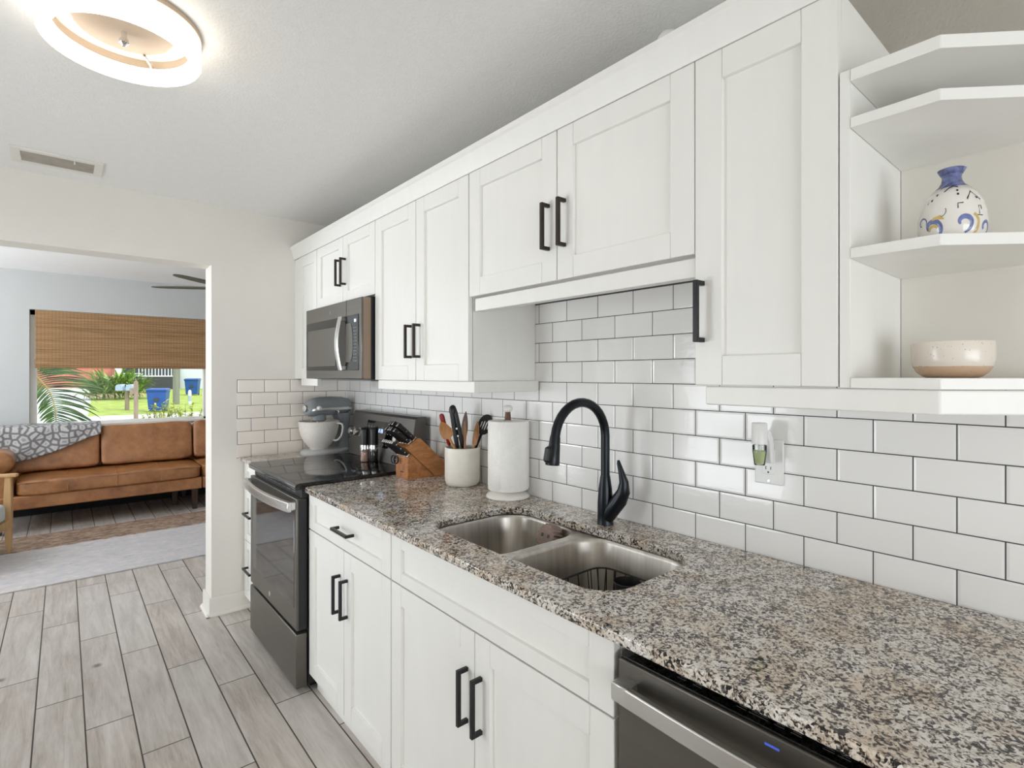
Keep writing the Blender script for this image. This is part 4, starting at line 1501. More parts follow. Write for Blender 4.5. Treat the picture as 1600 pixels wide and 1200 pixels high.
for k in range(14):
    a = math.radians(-150 + 105 * k / 13)
    r_ = 0.0818 + 0.0012 * k / 13
    pts.append((PX + r_ * math.cos(a), PYY + r_ * math.sin(a)))
tx, ty = math.sin(math.radians(45)), math.cos(math.radians(45))
lx, ly = pts[-1]
for k in (0.35, 0.7, 1.0):
    pts.append((lx + tx * 0.026 * k, ly + ty * 0.026 * k - 0.004 * k * k))
m.rings([[(x, y, 0.9475), (x, y, 1.2225), (x + 0.0004, y - 0.0006, 1.2225), (x + 0.0004, y - 0.0006, 0.9475)] for x, y in pts])
m.build('loose_sheet', 'towel', rl, smooth=True)

# outlet + air freshener
OY = 0.6465
c = thing('wall_outlet', (-0.004, OY, 1.173), 'white wall outlet plate on the tile backsplash', 'outlet')
MB().box(-0.006, 0.0, OY - 0.0385, OY + 0.0385, 1.112, 1.2345).build('cover_plate', 'whiteplastic', c, 0.003)
MB().box(-0.0085, -0.0055, OY - 0.0168, OY + 0.0168, 1.139, 1.2065).build('receptacle', 'whiteplastic', c, 0.0015)
m = MB()
for z in (1.156,):
    m.box(-0.0089, -0.008, OY + 0.0055, OY + 0.0075, z - 0.004, z + 0.005)
    m.box(-0.0089, -0.008, OY - 0.0075, OY - 0.0055, z - 0.0035, z + 0.0045)
    m.lathe([(0.0025, -0.0089), (0.0025, -0.008)], (0, OY, z - 0.011), 12, 'x')
m.build('slot', 'blackplastic', c)
MB().lathe([(0.003, -0.0068), (0.003, -0.0058)], (0, OY, 1.1215), 14, 'x').build('screw', 'steel', c)
c = thing('air_freshener', (-0.03, OY, 1.2), 'white plug-in air freshener with green oil in the outlet', 'air freshener')
m = MB()
m.prism([(-0.009, 1.172), (-0.020, 1.170), (-0.028, 1.180), (-0.030, 1.225), (-0.042, 1.240), (-0.042, 1.262), (-0.026, 1.257), (-0.012, 1.238), (-0.009, 1.222)], 'y', OY - 0.016, OY + 0.016)
m.build('plug_body', 'whiteplastic', c, 0.004, seg=3)
MB().lathe([(0.0150, 1.2265), (0.0195, 1.2265), (0.0195, 1.279), (0.0180, 1.2815), (0.0, 1.282)], (-0.060, OY, 0), 36).build('heater_cap', 'whiteplastic', c, smooth=True)
m = MB()
m.lathe([(0.0125, 1.1705), (0.0135, 1.172), (0.0175, 1.2085), (0.0178, 1.222), (0.011, 1.2262)], (-0.060, OY, 0), 32)
bt = m.build('glass_bottle', 'glass', c, smooth=True)
M['greenoil'] = pm('green_oil', (222, 234, 176), 0.15, var=0.05)
MB().lathe([(0.0108, 1.1745), (0.0153, 1.208), (0.0, 1.2082)], (-0.060, OY, 0), 28).build('oil', 'greenoil', bt, smooth=True)
MB().lathe([(0.0022, 1.209), (0.0022, 1.226)], (-0.060, OY, 0), 12).build('wick', 'whiteceramic', bt, smooth=True)

# ================================================================== ON THE SHELVES
VX, VY, VZ = -0.155, 0.232, 1.6482
c = thing('vase', (VX, VY, VZ), 'white ceramic vase with a blue neck and painted swirls', 'vase')
vp = [(0.040, 0.0), (0.0475, 0.0015), (0.056, 0.012), (0.0645, 0.032), (0.0675, 0.052), (0.0662, 0.072), (0.0605, 0.094), (0.050, 0.113), (0.036, 0.129), (0.0255, 0.138), (0.0205, 0.146), (0.0190, 0.154), (0.0200, 0.161), (0.0232, 0.168), (0.0245, 0.1715), (0.0225, 0.1725)]
vp = [(r * 0.795, z * 0.912) for r, z in vp]
M['vaseglaze'] = pm('crackle_white_glaze', (232, 228, 222), 0.12, var=0.02)
M['vaseblue'] = pm('mottled_blue_glaze', (104, 112, 156), 0.15, var=0.5, scale=120)
M['vaseyellow'] = pm('ochre_glaze', (206, 178, 110), 0.15, var=0.1)
M['vasedark'] = pm('dark_line_glaze', (52, 48, 60), 0.2, var=0.1)
M['vaseblue2'] = pm('blue_stroke_glaze', (110, 122, 172), 0.15, var=0.25, scale=80)
MB().lathe(vp[:9], (VX, VY, VZ), 64).build('vase_body', 'vaseglaze', c, smooth=True, angle=70)
MB().lathe(vp[8:-3] + [(0.0170, 0.147), (0.0206, 0.1535), (0.0222, 0.1568), (0.0205, 0.1578)] + [(0.0145, 0.150), (0.012, 0.137), (0.0, 0.128)], (VX, VY, VZ), 48, cap0=False).build('neck', 'vaseblue', c, smooth=True, angle=70)


def vr(z):
    for (r0, z0), (r1, z1) in zip(vp, vp[1:]):
        if z0 <= z <= z1:
            return r0 + (r1 - r0) * (z - z0) / max(z1 - z0, 1e-6)
    return 0.03


FACE = math.atan2(-VY, CX - VX)       # side of the vase turned to the room


def vstroke(m, pts, w):
    """painted stroke on the vase; pts = (sideways in m, height in m), right as seen from the room"""
    n = len(pts)
    rs = []
    for i, (s, z) in enumerate(pts):
        ww = w[i] if isinstance(w, (list, tuple)) else w
        a, b_ = pts[max(i - 1, 0)], pts[min(i + 1, n - 1)]
        dx, dz = b_[0] - a[0], b_[1] - a[1]
        l = math.hypot(dx, dz) or 1
        px, pz = -dz / l * ww, dx / l * ww
        row = []
        for k, off in ((-1, 0.0002), (0, 0.0009), (1, 0.0002)):
            zz = min(max(z * 0.912 + pz * k, 0.001), 0.156)
            r_ = vr(zz)
            th = FACE + (s + px * k) / 0.0665
            row.append((VX + (r_ + off) * math.cos(th), VY + (r_ + off) * math.sin(th), VZ + zz))
        rs.append(row)
    R_ = [[m.b.verts.new(p) for p in r] for r in rs]
    for a, b_ in zip(R_, R_[1:]):
        for k in range(2):
            m.b.faces.new((a[k], a[k + 1], b_[k + 1], b_[k]))
    return m


def spiral(cx, cz, r0, r1, a0, a1, n=22):
    return [(cx + (r0 + (r1 - r0) * i / n) * math.cos(a0 + (a1 - a0) * i / n), cz + (r0 + (r1 - r0) * i / n) * math.sin(a0 + (a1 - a0) * i / n)) for i in range(n + 1)]


for pts_, w_ in ((spiral(0.022, 0.046, 0.006, 0.020, 3.6, -1.4), [0.0018 + 0.003 * math.sin(math.pi * i / 22) for i in range(23)]),
                (spiral(-0.040, 0.042, 0.008, 0.024, 3.4, -1.2), [0.0018 + 0.0032 * math.sin(math.pi * i / 22) for i in range(23)]),
                (spiral(0.075, 0.036, 0.006, 0.020, 3.6, -1.0), 0.003), (spiral(-0.064, 0.058, 0.005, 0.014, 4.6, -0.4), 0.0014)):
    vstroke(MB(), pts_, w_).build('blue_swirl', 'vaseblue2', c, smooth=True)
for pts_, w_ in (([(-0.044, 0.052), (-0.034, 0.061), (-0.022, 0.063), (-0.014, 0.058)], [0.001, 0.004, 0.0045, 0.001]), (spiral(0.028, 0.044, 0.024, 0.028, 0.9, -1.2, 14), 0.003), (spiral(-0.036, 0.036, 0.010, 0.012, 3.0, 0.6, 10), 0.0028)):
    vstroke(MB(), pts_, w_).build('ochre_swirl', 'vaseyellow', c, smooth=True)
m = MB()
vstroke(m, [(-0.058, 0.098), (-0.034, 0.128), (-0.020, 0.134)], 0.0011)
vstroke(m, [(-0.020, 0.118), (-0.008, 0.126), (0.006, 0.129), (0.020, 0.126)], 0.0016)
vstroke(m, [(0.032, 0.094), (0.048, 0.113), (0.066, 0.094)], 0.0018)
vstroke(m, [(0.012, 0.076), (0.012, 0.087), (0.023, 0.087)], 0.0010)
vstroke(m, [(0.056, 0.062), (0.056, 0.080), (0.062, 0.080), (0.062, 0.072)], 0.0010)
vstroke(m, [(0.050, 0.060), (0.064, 0.060)], 0.0009)
for s, z in ((0.012, 0.108), (0.012, 0.117), (0.054, 0.098), (-0.040, 0.114), (-0.050, 0.104)):
    vstroke(m, [(s, z), (s + 0.005, z)], 0.0022)
vstroke(m, spiral(-0.020, 0.078, 0.008, 0.016, 0.2, -1.8, 10), 0.0006)
m.build('dark_outline', 'vasedark', c, smooth=True)

m = MB()
bz = 1.4031
m.lathe([(r_ * 0.775, bz + h_) for r_, h_ in ((0.050, 0.0), (0.058, 0.002), (0.070, 0.010), (0.079, 0.022), (0.0825, 0.036), (0.0830, 0.066), (0.0822, 0.0685), (0.0805, 0.0685), (0.0795, 0.066), (0.079, 0.036), (0.074, 0.020), (0.05, 0.009), (0.0, 0.007))], (-0.155, 0.232, 0), 64)
tag(m.build('bowl', 'bowl', smooth=True, angle=60), 'speckled cream stoneware bowl with a bare clay foot on the lowest shelf', 'bowl')
# small round jar on top of the cabinets
c = thing('white_jar', (-0.2, 0.83, 2.146), 'small round-topped white container standing on top of the wall cabinets', 'jar')
MB().lathe([(0.032, 2.146), (0.034, 2.150), (0.034, 2.315), (0.030, 2.335), (0.020, 2.347), (0.0, 2.351)], (-0.2, 0.83, 0), 36).build('jar_body', 'whiteplastic', c, smooth=True)

# ================================================================== CEILING
LX, LY = -1.338, 1.832
c = thing('ceiling_light', (LX, LY, CEIL), 'round flush ceiling light with a glowing white ring shade', 'ceiling light')
MB().lathe([(0.186, CEIL - 0.0005), (0.188, CEIL - 0.004), (0.188, CEIL - 0.016), (0.184, CEIL - 0.018)], (LX, LY, 0), 72).build('ceiling_plate', 'lampmetal', c, smooth=True)
z0, z1 = CEIL - 0.088, CEIL - 0.0185
m = MB()
m.lathe([(0.186, z1), (0.186, z0 + 0.004), (0.183, z0), (0.160, z0), (0.157, z0 + 0.004), (0.157, z0 + 0.040)], (LX, LY, 0), 72, cap0=False, cap1=False)
sd = m.build('ring_shade', 'lampglow', c, smooth=True)
MB().lathe([(0.157, z0 + 0.0402), (0.157, z1 - 0.006)], (LX, LY, 0), 72, cap0=False, cap1=False).build('inner_band', 'lampmetal', c, smooth=True)
MB().lathe([(0.157, z1 - 0.006), (0.118, z1 - 0.005), (0.116, z1 - 0.003)], (LX, LY, 0), 72, cap0=False, cap1=False).build('led_plate', 'ledface', c, smooth=True)
m = MB()
m.lathe([(0.116, z1 - 0.003), (0.112, z1 - 0.012), (0.0, z1 - 0.016)], (LX, LY, 0), 56, cap0=False)
cd = m.build('centre_disc', 'lampmetal', c, smooth=True)
MB().lathe([(0.007, z1 - 0.014), (0.007, z1 - 0.034), (0.011, z1 - 0.036), (0.012, z1 - 0.046), (0.007, z1 - 0.050), (0.004, z1 - 0.056), (0.0, z1 - 0.057)], (LX, LY, 0), 24).build('finial', 'chrome', cd, smooth=True)
a = math.radians(60)
m = MB()
m.tube([(LX + 0.112 * math.cos(a), LY + 0.112 * math.sin(a), z1 - 0.014), (LX + 0.15 * math.cos(a), LY + 0.15 * math.sin(a), z1 - 0.022), (LX + 0.157 * math.cos(a), LY + 0.157 * math.sin(a), z1 - 0.045)], 0.004, 8)
m.build('shade_clip', 'steel', cd, smooth=True)

VX0, VX1, VY0, VY1 = -1.648, -1.322, 3.135, 3.345
c = thing('ceiling_vent', ((VX0 + VX1) / 2, (VY0 + VY1) / 2, CEIL), 'rectangular air vent with slats in the kitchen ceiling', 'ceiling vent')
m = MB()
fx = 0.034
zt = CEIL - 0.0005
for x0, x1, y0, y1 in ((VX0, VX0 + fx, VY0, VY1), (VX1 - fx, VX1, VY0, VY1), (VX0 + fx, VX1 - fx, VY0, VY0 + fx), (VX0 + fx, VX1 - fx, VY1 - fx, VY1)):
    m.box(x0, x1, y0, y1, zt - 0.007, zt)
m.build('frame', 'trim', c, 0.002)
M['ventdark'] = pm('dark_vent_back', (66, 58, 50), 0.8, var=0.2)  # dark colour of the flat panel behind the slats
MB().box(VX0 + fx, VX1 - fx, VY0 + fx, VY1 - fx, zt - 0.0015, zt).build('duct_back', 'ventdark', c)
M['ventslat'] = pm('vent_slat_metal', (168, 160, 148), 0.6, var=0.1)
for i in range(4):
    y = VY0 + fx + 0.020 + i * 0.034
    m = MB()
    m.prism([(y - 0.010, zt - 0.002), (y - 0.0088, zt - 0.002), (y + 0.001, zt - 0.0105), (y - 0.0002, zt - 0.0105)], 'x', VX0 + fx, VX1 - fx)
    m.build('slat', 'ventslat', c)
MB().lathe([(0.003, zt - 0.018), (0.003, zt - 0.004)], (VX0 + 0.22, VY0 + fx + 0.012, 0), 10).build('damper_lever', 'whiteplastic', c, smooth=True)

# ceiling fan in the living room
HX, HY, HZ = -0.25, 5.45, 2.215
c = thing('ceiling_fan', (HX, HY, CEIL2), 'dark-bladed ceiling fan hanging in the living room', 'ceiling fan')
MB().lathe([(0.065, CEIL2 - 0.0005), (0.06, CEIL2 - 0.04), (0.014, CEIL2 - 0.05), (0.014, HZ + 0.10)], (HX, HY, 0), 28).build('canopy_rod', 'darkslate', c, smooth=True)
MB().lathe([(0.03, HZ + 0.10), (0.095, HZ + 0.075), (0.105, HZ + 0.03), (0.09, HZ - 0.02), (0.05, HZ - 0.05), (0.0, HZ - 0.055)], (HX, HY, 0), 32).build('motor', 'darkslate', c, smooth=True)
M['fanblade'] = pm('grey_fan_blade', (86, 84, 82), 0.5, var=0.05)
for k in range(5):
    a = math.radians(148 + 72 * k)
    ca, sa = math.cos(a), math.sin(a)
    m = MB()
    rs = []
    for t, w in ((0.09, 0.030), (0.16, 0.045), (0.4, 0.052), (0.62, 0.040), (0.69, 0.024), (0.71, 0.008)):
        rs.append([(HX + t * ca - s * w * sa, HY + t * sa + s * w * ca, HZ + s * w * 0.06 + dz) for s, dz in ((-1, -0.003), (1, -0.003), (1, 0.004), (-1, 0.004))])
    m.rings(rs)
    m.build('blade', 'fanblade', c)

# ================================================================== LIVING ROOM
c = thing('roman_shade', (-0.91, YL, 2.085), 'woven bamboo roman shade half lowered in the picture window', 'window shade')
BX0, BX1 = -1.692, -0.135
m = MB()
m.box(BX0, BX1, YL - 0.002, YL + 0.01, 1.912, 2.082)
m.build('valance', 'bamboo', c, 0.002)
MB().box(BX0, BX1, YL + 0.012, YL + 0.045, 2.05, 2.086).build('head_rail', 'trim', c)
m = MB()
m.box(BX0 + 0.004, BX1 - 0.004, YL + 0.014, YL + 0.021, 1.535, 2.05)
m.build('woven_panel', 'bamboo', c, 0.002)
for i, (z0, z1, yo) in enumerate(((1.52, 1.572, 0.006), (1.503, 1.535, 0.0), (1.483, 1.508, -0.006))):
    m = MB()
    m.prism([(YL + yo, z1), (YL + yo - 0.010, z0 + 0.010), (YL + yo - 0.004, z0), (YL + 0.028, z0 + 0.002), (YL + 0.028, z1)], 'x', BX0 - 0.002 + 0.002 * i, BX1 + 0.002 - 0.002 * i)
    m.build('fold', 'bamboo', c)

GR = tag(MB().box(-3.4, 0.85, 4.704, 6.22, 0.0005, 0.011).build('area_rug', 'rug', bevel=0.003), 'large faded grey-brown patterned rug in front of the leather sofa', 'rug')


def pillow(m, cx, cy, cz, hx, hy, hz, e=6.0, nu=48, nv=24, rotx=0.0, puff=0.0, seed=0, crease=0.006):
    rnd = random.Random(seed)
    ph = [rnd.uniform(0, 6.28) for _ in range(6)]
    ca, sa = math.cos(rotx), math.sin(rotx)
    rs = []

    def sp(v):
        return math.copysign(abs(v) ** (2.0 / e), v)
    for j in range(nv + 1):
        p = -math.pi / 2 + math.pi * j / nv
        p = max(min(p, math.pi / 2 - 0.02), -math.pi / 2 + 0.02)
        ring = []
        for i in range(nu):
            t = 2 * math.pi * i / nu
            x, y, z = sp(math.cos(p)) * sp(math.cos(t)), sp(math.cos(p)) * sp(math.sin(t)), sp(math.sin(p))
            bul = 1 + puff * (1 - x * x) * (1 - z * z)
            X, Y, Z = hx * x, hy * y * bul, hz * z
            wv = crease * (math.sin(9 * X + ph[0] + 14 * Z) * math.sin(17 * Z + ph[1]) + 0.6 * math.sin(26 * X + ph[2]) * math.sin(11 * Z + ph[3]))
            Y += wv * (1 if y > 0 else -1) * min(1, abs(y) * 2)
            Z += 0.5 * wv * (1 if z > 0 else -1) * min(1, abs(z) * 2)
            ring.append((cx + X, cy + Y * ca - Z * sa, cz + Y * sa + Z * ca))
        rs.append(ring)
    m.rings(rs)
    return m


c = thing('sofa', (-0.75, 6.8, 0), 'long tan leather sofa with three back cushions under the window', 'sofa')
m = MB()
m.box(-2.02, -0.352, 6.37, 7.22, 0.216, 0.335)
m.box(-0.346, 0.50, 6.38, 7.22, 0.216, 0.335)
m.build('base_frame', 'leather', c, 0.012, seg=3)
m = MB()
m.box(-2.02, 0.50, 7.10, 7.24, 0.33, 0.815)
m.build('back_frame', 'leather', c, 0.03, seg=3)
M['under_shade'] = pm('painted_under_shade', (26, 25, 25), 0.9)  # black panel added to paint in the deep shade under the sofa
MB().box(-1.98, 0.46, 7.12, 7.16, 0.012, 0.214).build('under_shade_panel', 'under_shade', c)
for x0, x1, y1_, z1_ in ((-2.03, -1.802, 6.835, 0.539), (0.50, 0.60, 7.22, 0.56)):
    MB().box(x0, x1, 6.38, y1_, 0.22, z1_).build('arm', 'leather', c, 0.02, seg=3)
for k, (x0, x1) in enumerate(((-1.797, -0.352), (-0.346, 0.495))):
    m = MB()
    pillow(m, (x0 + x1) / 2, 6.72, 0.40, (x1 - x0) / 2, 0.375, 0.072, 9, 120, 30, seed=3 + k, crease=0.006)
    s_ = m.build('seat_cushion', 'leather', c, smooth=True, angle=80)
    MB().tube([(x0 + 0.02, 6.352, 0.452), ((x0 + x1) / 2, 6.350, 0.452), (x1 - 0.02, 6.352, 0.452)], 0.006, 8).build('piping', 'leather', s_, smooth=True)
    m = MB()
    nn_ = 3 if k == 0 else 1
    for q in range(nn_):
        x = x0 + (x1 - x0) * (q + 1) / (nn_ + 1)
        m.tube([(x, 6.346, 0.345), (x, 6.344, 0.40), (x, 6.347, 0.44), (x, 6.358, 0.460), (x, 6.39, 0.468), (x, 6.6, 0.4735), (x, 6.8, 0.4735)], 0.006, 6)
    m.build('tuft_seam', 'leather', s_, smooth=True)
for k, (x0, x1) in enumerate(((-1.99, -1.185), (-1.175, -0.365), (-0.355, 0.455))):
    m = MB()
    pillow(m, (x0 + x1) / 2, 6.945, 0.675, (x1 - x0) / 2, 0.108, 0.207, 11, 120, 48, rotx=-0.20, puff=0.10, seed=11 + k, crease=0.0075)
    m.build('back_cushion', 'leather', c, smooth=True, angle=80)
for x, y in ((-0.41, 6.44), (-1.9, 6.44), (0.42, 6.44), (-0.41, 7.12), (-1.9, 7.12), (0.42, 7.12), (-0.55, 6.75)):
    MB().rings([[(x - w, y - w, z), (x + w, y - w, z), (x + w, y + w, z), (x - w, y + w, z)] for w, z in ((0.020, 0.0112 if y < 6.22 else 0.0), (0.030, 0.217))]).build('leg', 'darkwood', c, 0.002)
m = MB()
m.lathe([(0.0, 6.395), (0.075, 6.398), (0.092, 6.412), (0.098, 6.44), (0.098, 6.72), (0.092, 6.745), (0.075, 6.755), (0.0, 6.757)], (-1.895, 0, 0.638), 36, 'y', cap0=False, cap1=False)
bo = m.build('bolster_cushion', 'leather', smooth=True, angle=60)
tag(bo, 'round tan leather bolster at the left end of the sofa', 'bolster')

# throw draped over the left back cushion
m = MB()
nu, nv = 46, 30
R_ = []
for j in range(nv + 1):
    row = []
    for i in range(nu + 1):
        u, v = i / nu, j / nv
        x = -2.06 + u * 0.885
        zl = 0.565 + max(0.0, (x + 1.85)) / 0.66 * 0.235 + 0.012 * math.sin(9 * x)
        zl = min(zl, 0.815)
        wv = 0.010 * math.sin(21 * x + 5 * v) + 0.007 * math.sin(37 * x - 9 * v)
        yf = lambda zz: 6.945 + 0.2027 * (zz - 0.675) - 0.142
        if v < 0.18:
            t = v / 0.18
            y, z = 7.262 - 0.01 * t, 0.66 + t * 0.215 + wv * 0.2
        elif v < 0.42:
            t = (v - 0.18) / 0.24
            a = math.pi * t
            ym, yr = (7.252 + yf(0.875)) / 2, (7.252 - yf(0.875)) / 2
            y, z = ym + yr * math.cos(a), 0.875 + 0.036 * math.sin(a) ** 0.5 + wv * 0.4
        else:
            t = (v - 0.42) / 0.58
            z = 0.875 + (zl - 0.875) * t
            y = yf(z) + wv * 0.5 - 0.006
        row.append(m.b.verts.new((x, y, z)))
    R_.append(row)
for a, b_ in zip(R_, R_[1:]):
    for i in range(nu):
        m.b.faces.new((a[i], a[i + 1], b_[i + 1], b_[i]))
th = m.build('throw_blanket', 'blanket', smooth=True, angle=180)
md = th.modifiers.new('thickness', 'SOLIDIFY')
md.thickness = 0.012
md.offset = 1
tag(th, 'grey leopard-patterned throw draped over the left end of the sofa', 'throw blanket')

# armchair at the left edge
c = thing('armchair', (-2.190, 5.530, 0.011), 'pale wooden armchair with a grey-green seat cushion, at the left edge', 'armchair', local=True, rotz=math.radians(-15))
for sx in (-1, 1):
    for sy in (-1, 1):
        MB().rings([[(sx * 0.325 + ox + w * p, sy * 0.30 + w * q, z) for p, q in ((-1, -1), (1, -1), (1, 1), (-1, 1))] for w, z, ox in ((0.013, 0.0, 0.006 * sx), (0.022, 0.18, 0), (0.024, 0.40, 0), (0.019, 0.60, 0))]).build('leg', 'oak', c, 0.005)
for sy in (-1, 1):
    m = MB()
    m.rings([[(x, sy * 0.30 - w, z0), (x, sy * 0.30 + w, z0), (x, sy * 0.30 + w, z0 + 0.024), (x, sy * 0.30 - w, z0 + 0.024)] for x, w, z0 in ((-0.36, 0.028, 0.585), (0.0, 0.036, 0.594), (0.25, 0.036, 0.598), (0.38, 0.026, 0.596))])
    m.build('armrest', 'oak', c, 0.006)
m = MB()
for sy in (-1, 1):
    m.box(-0.32, 0.32, sy * 0.30 - 0.012, sy * 0.30 + 0.012, 0.20, 0.262)
for sx in (-1, 1):
    m.box(sx * 0.325 - 0.012, sx * 0.325 + 0.012, -0.29, 0.29, 0.20, 0.262)
m.build('seat_frame', 'oak', c, 0.003)
m = MB()
pillow(m, 0.01, 0, 0.336, 0.335, 0.272, 0.073, 7, 48, 20, seed=5, crease=0.002)
m.build('seat_cushion', 'cushion', c, smooth=True, angle=80)
m = MB()
pillow(m, 0, 0, 0, 0.27, 0.07, 0.24, 6, 40, 20, seed=6, crease=0.002)
bm_ = m.b
rot = Matrix.Translation((-0.26, 0, 0.64)) @ Matrix.Rotation(math.radians(-14), 4, 'Y') @ Matrix.Rotation(math.radians(90), 4, 'Z')
bmesh.ops.transform(bm_, matrix=rot, verts=bm_.verts)
m.build('back_cushion', 'cushion', c, smooth=True, angle=80)

# ================================================================== OUTSIDE THE WINDOW
SN, CN = math.sin(YAW), math.cos(YAW)


def at(px, D):
    """ground-plan point D metres deep along the view seen at image column px"""
    k = (px - 800) / FPX
    return CX + D * (SN + k * CN), D * (CN - k * SN)


def gz(y):
    return -0.37 + max(0.0, y - 27.0) * 0.021


m = MB()
ys = [YL + 0.185, 15, 22, 27, 30, 34, 38, 44, 52, 64, 90, 130]
R_ = [[m.b.verts.new((x, y, gz(y))) for x in (-30, -15, -6, -2, 2, 6, 12, 22, 45, 80)] for y in ys]
for a, b_ in zip(R_, R_[1:]):
    for i in range(9):
        m.b.faces.new((a[i], a[i + 1], b_[i + 1], b_[i]))
tag(m.build('ground', 'ground'), 'front lawn with a pale street and driveway outside the window', 'ground', kind='structure')


def trash_bin(px, D, label, w=0.86, h=1.08, rz=0.0):
    x, y = at(px, D)
    c = thing('trash_bin', (x, y, gz(y)), label, 'trash bin', 'blue wheeled trash bins', local=True, rotz=rz)
    m = MB()
    rs = []
    for z, k in ((0.06, 0.80), (0.12, 0.82), (h * 0.84, 0.97), (h * 0.86, 1.02), (h * 0.9, 1.02)):
        hw, hd = w / 2 * k, w / 2 * k * 0.95
        rs.append([(-hw, -hd, z), (hw, -hd, z), (hw, hd, z), (-hw, hd, z)])
    m.rings(rs)
    bd = m.build('bin_body', 'binblue', c, 0.03, seg=3)
    MB().box(-w * 0.12, w * 0.12, -w * 0.475, -w * 0.43, h * 0.46, h * 0.60).build('grab_pocket', 'housedark', bd)
    m = MB()
    hw = w * 0.53
    m.rings([[(-hw, -hw, h * 0.90), (hw, -hw, h * 0.90), (hw, hw, h * 0.92), (-hw, hw, h * 0.92)], [(-hw, -hw, h * 0.94), (hw, -hw, h * 0.94), (hw, hw, h * 0.97), (-hw, hw, h * 0.97)], [(-hw * 0.85, -hw * 0.8, h * 0.985), (hw * 0.85, -hw * 0.8, h * 0.985), (hw * 0.85, hw * 0.85, h), (-hw * 0.85, hw * 0.85, h)]])
    m.build('lid', 'binblue', c, 0.02)
    for s in (-1, 1):
        MB().lathe([(0.12, -0.03), (0.12, 0.03)], (s * w * 0.36, w * 0.36, 0.12), 20, 'x').build('wheel', 'blackplastic', c)
    return c


trash_bin(247.5, 25.0, 'blue wheeled trash bin standing on the lawn near the street', 0.80, 1.10, -0.35)
trash_bin(301.0, 38.0, 'smaller-looking blue trash bin at the far right beside the white house', 0.86, 1.2, -0.4)

# mailboxes
def mail(px, D, label, w, hh, hl, npair):
    x, y = at(px, D)
    c = thing('mailbox_post', (x, y, gz(y)), label, 'mailbox', local=True, rotz=-0.5)
    MB().box(-0.05 * w, 0.05 * w, -0.05 * w, 0.05 * w, 0, hh).build('post', 'postwood', c)
    if npair:
        MB().box(-0.42, 0.42, -0.08, 0.08, hh, hh + 0.05).build('cross_board', 'postwood', c)
    for k in range(npair):
        xx = (-0.22, 0.22)[k]
        m = MB()
        pts = [(xx - 0.15, hh + 0.05), (xx - 0.15, hh + 0.22)] + [(xx - 0.15 * math.cos(a), hh + 0.22 + 0.13 * math.sin(a)) for a in [math.pi * q / 10 for q in range(1, 10)]] + [(xx + 0.15, hh + 0.22), (xx + 0.15, hh + 0.05)]
        m.prism(pts, 'y', -0.28, 0.28)
        bx = m.build('mailbox', 'mailbox', c)
        MB().box(xx + 0.152, xx + 0.165, -0.05, 0.03, hh + 0.2, hh + 0.36).build('flag', 'housedark', bx)
    return c


mail(198.5, 25.5, 'pair of pale blue mailboxes on a thin wooden post', 1.4, 0.90, 0.4, 2)
x, y = at(212.5, 21.6)
c = thing('wooden_post', (x, y, gz(y)), 'weathered wooden post with a box, standing by the street', 'post', local=True)
MB().box(-0.075, 0.075, -0.06, 0.06, 0, 1.5).build('post', 'postwood', c)
MB().prism([(-0.075, 1.5), (0.075, 1.5), (0.0, 1.58)], 'y', -0.06, 0.06).build('post_cap', 'postwood', c)
MB().box(-0.20, -0.06, -0.10, 0.10, 1.02, 1.25).build('newspaper_box', 'postwood', c)

x, y = at(275.3, 29.5)
m = MB()
m.lathe([(0.165, gz(y) - 0.02), (0.16, 3.0), (0.14, 8.0)], (x, y, 0), 20)
tag(m.build('utility_pole', 'polewood', smooth=True), 'grey wooden utility pole on the lawn behind the blue bin', 'utility pole')
x, y = at(296.5, 29.3)
c = thing('marker_post', (x, y, gz(y)), 'short white marker post right of the utility pole', 'marker post')
MB().lathe([(0.085, gz(y)), (0.085, gz(y) + 0.72), (0.06, gz(y) + 0.80), (0.0, gz(y) + 0.82)], (x, y, 0), 18).build('post', 'housewhite', c, smooth=True)
MB().lathe([(0.087, gz(y) + 0.2), (0.087, gz(y) + 0.5)], (x, y, 0), 18).build('label_band', 'mailbox', c, smooth=True)


def blade(m, base, d0, L, w, droop, n=7, side=None):
    """one strap leaf as a folded ribbon"""
    p = Vector(base)
    d = Vector(d0).normalized()
    sd = (d.cross(Vector((0, 0, 1)))).normalized() if side is None else Vector(side)
    rows = []
    for i in range(n + 1):
        t = i / n
        ww = w * (0.5 + 1.0 * t if t < 0.4 else 0.9 * (1 - ((t - 0.4) / 0.6) ** 2)) + 0.0008
        up = sd.cross(d).normalized()
        rows.append([m.b.verts.new(p - sd * ww + up * ww * 0.35), m.b.verts.new(p), m.b.verts.new(p + sd * ww + up * ww * 0.35)])
        p = p + d * (L / n)
        d = (d + Vector((0, 0, -droop / n))).normalized()
    for a, b_ in zip(rows, rows[1:]):
        for k in range(2):
            m.b.faces.new((a[k], a[k + 1], b_[k + 1], b_[k]))


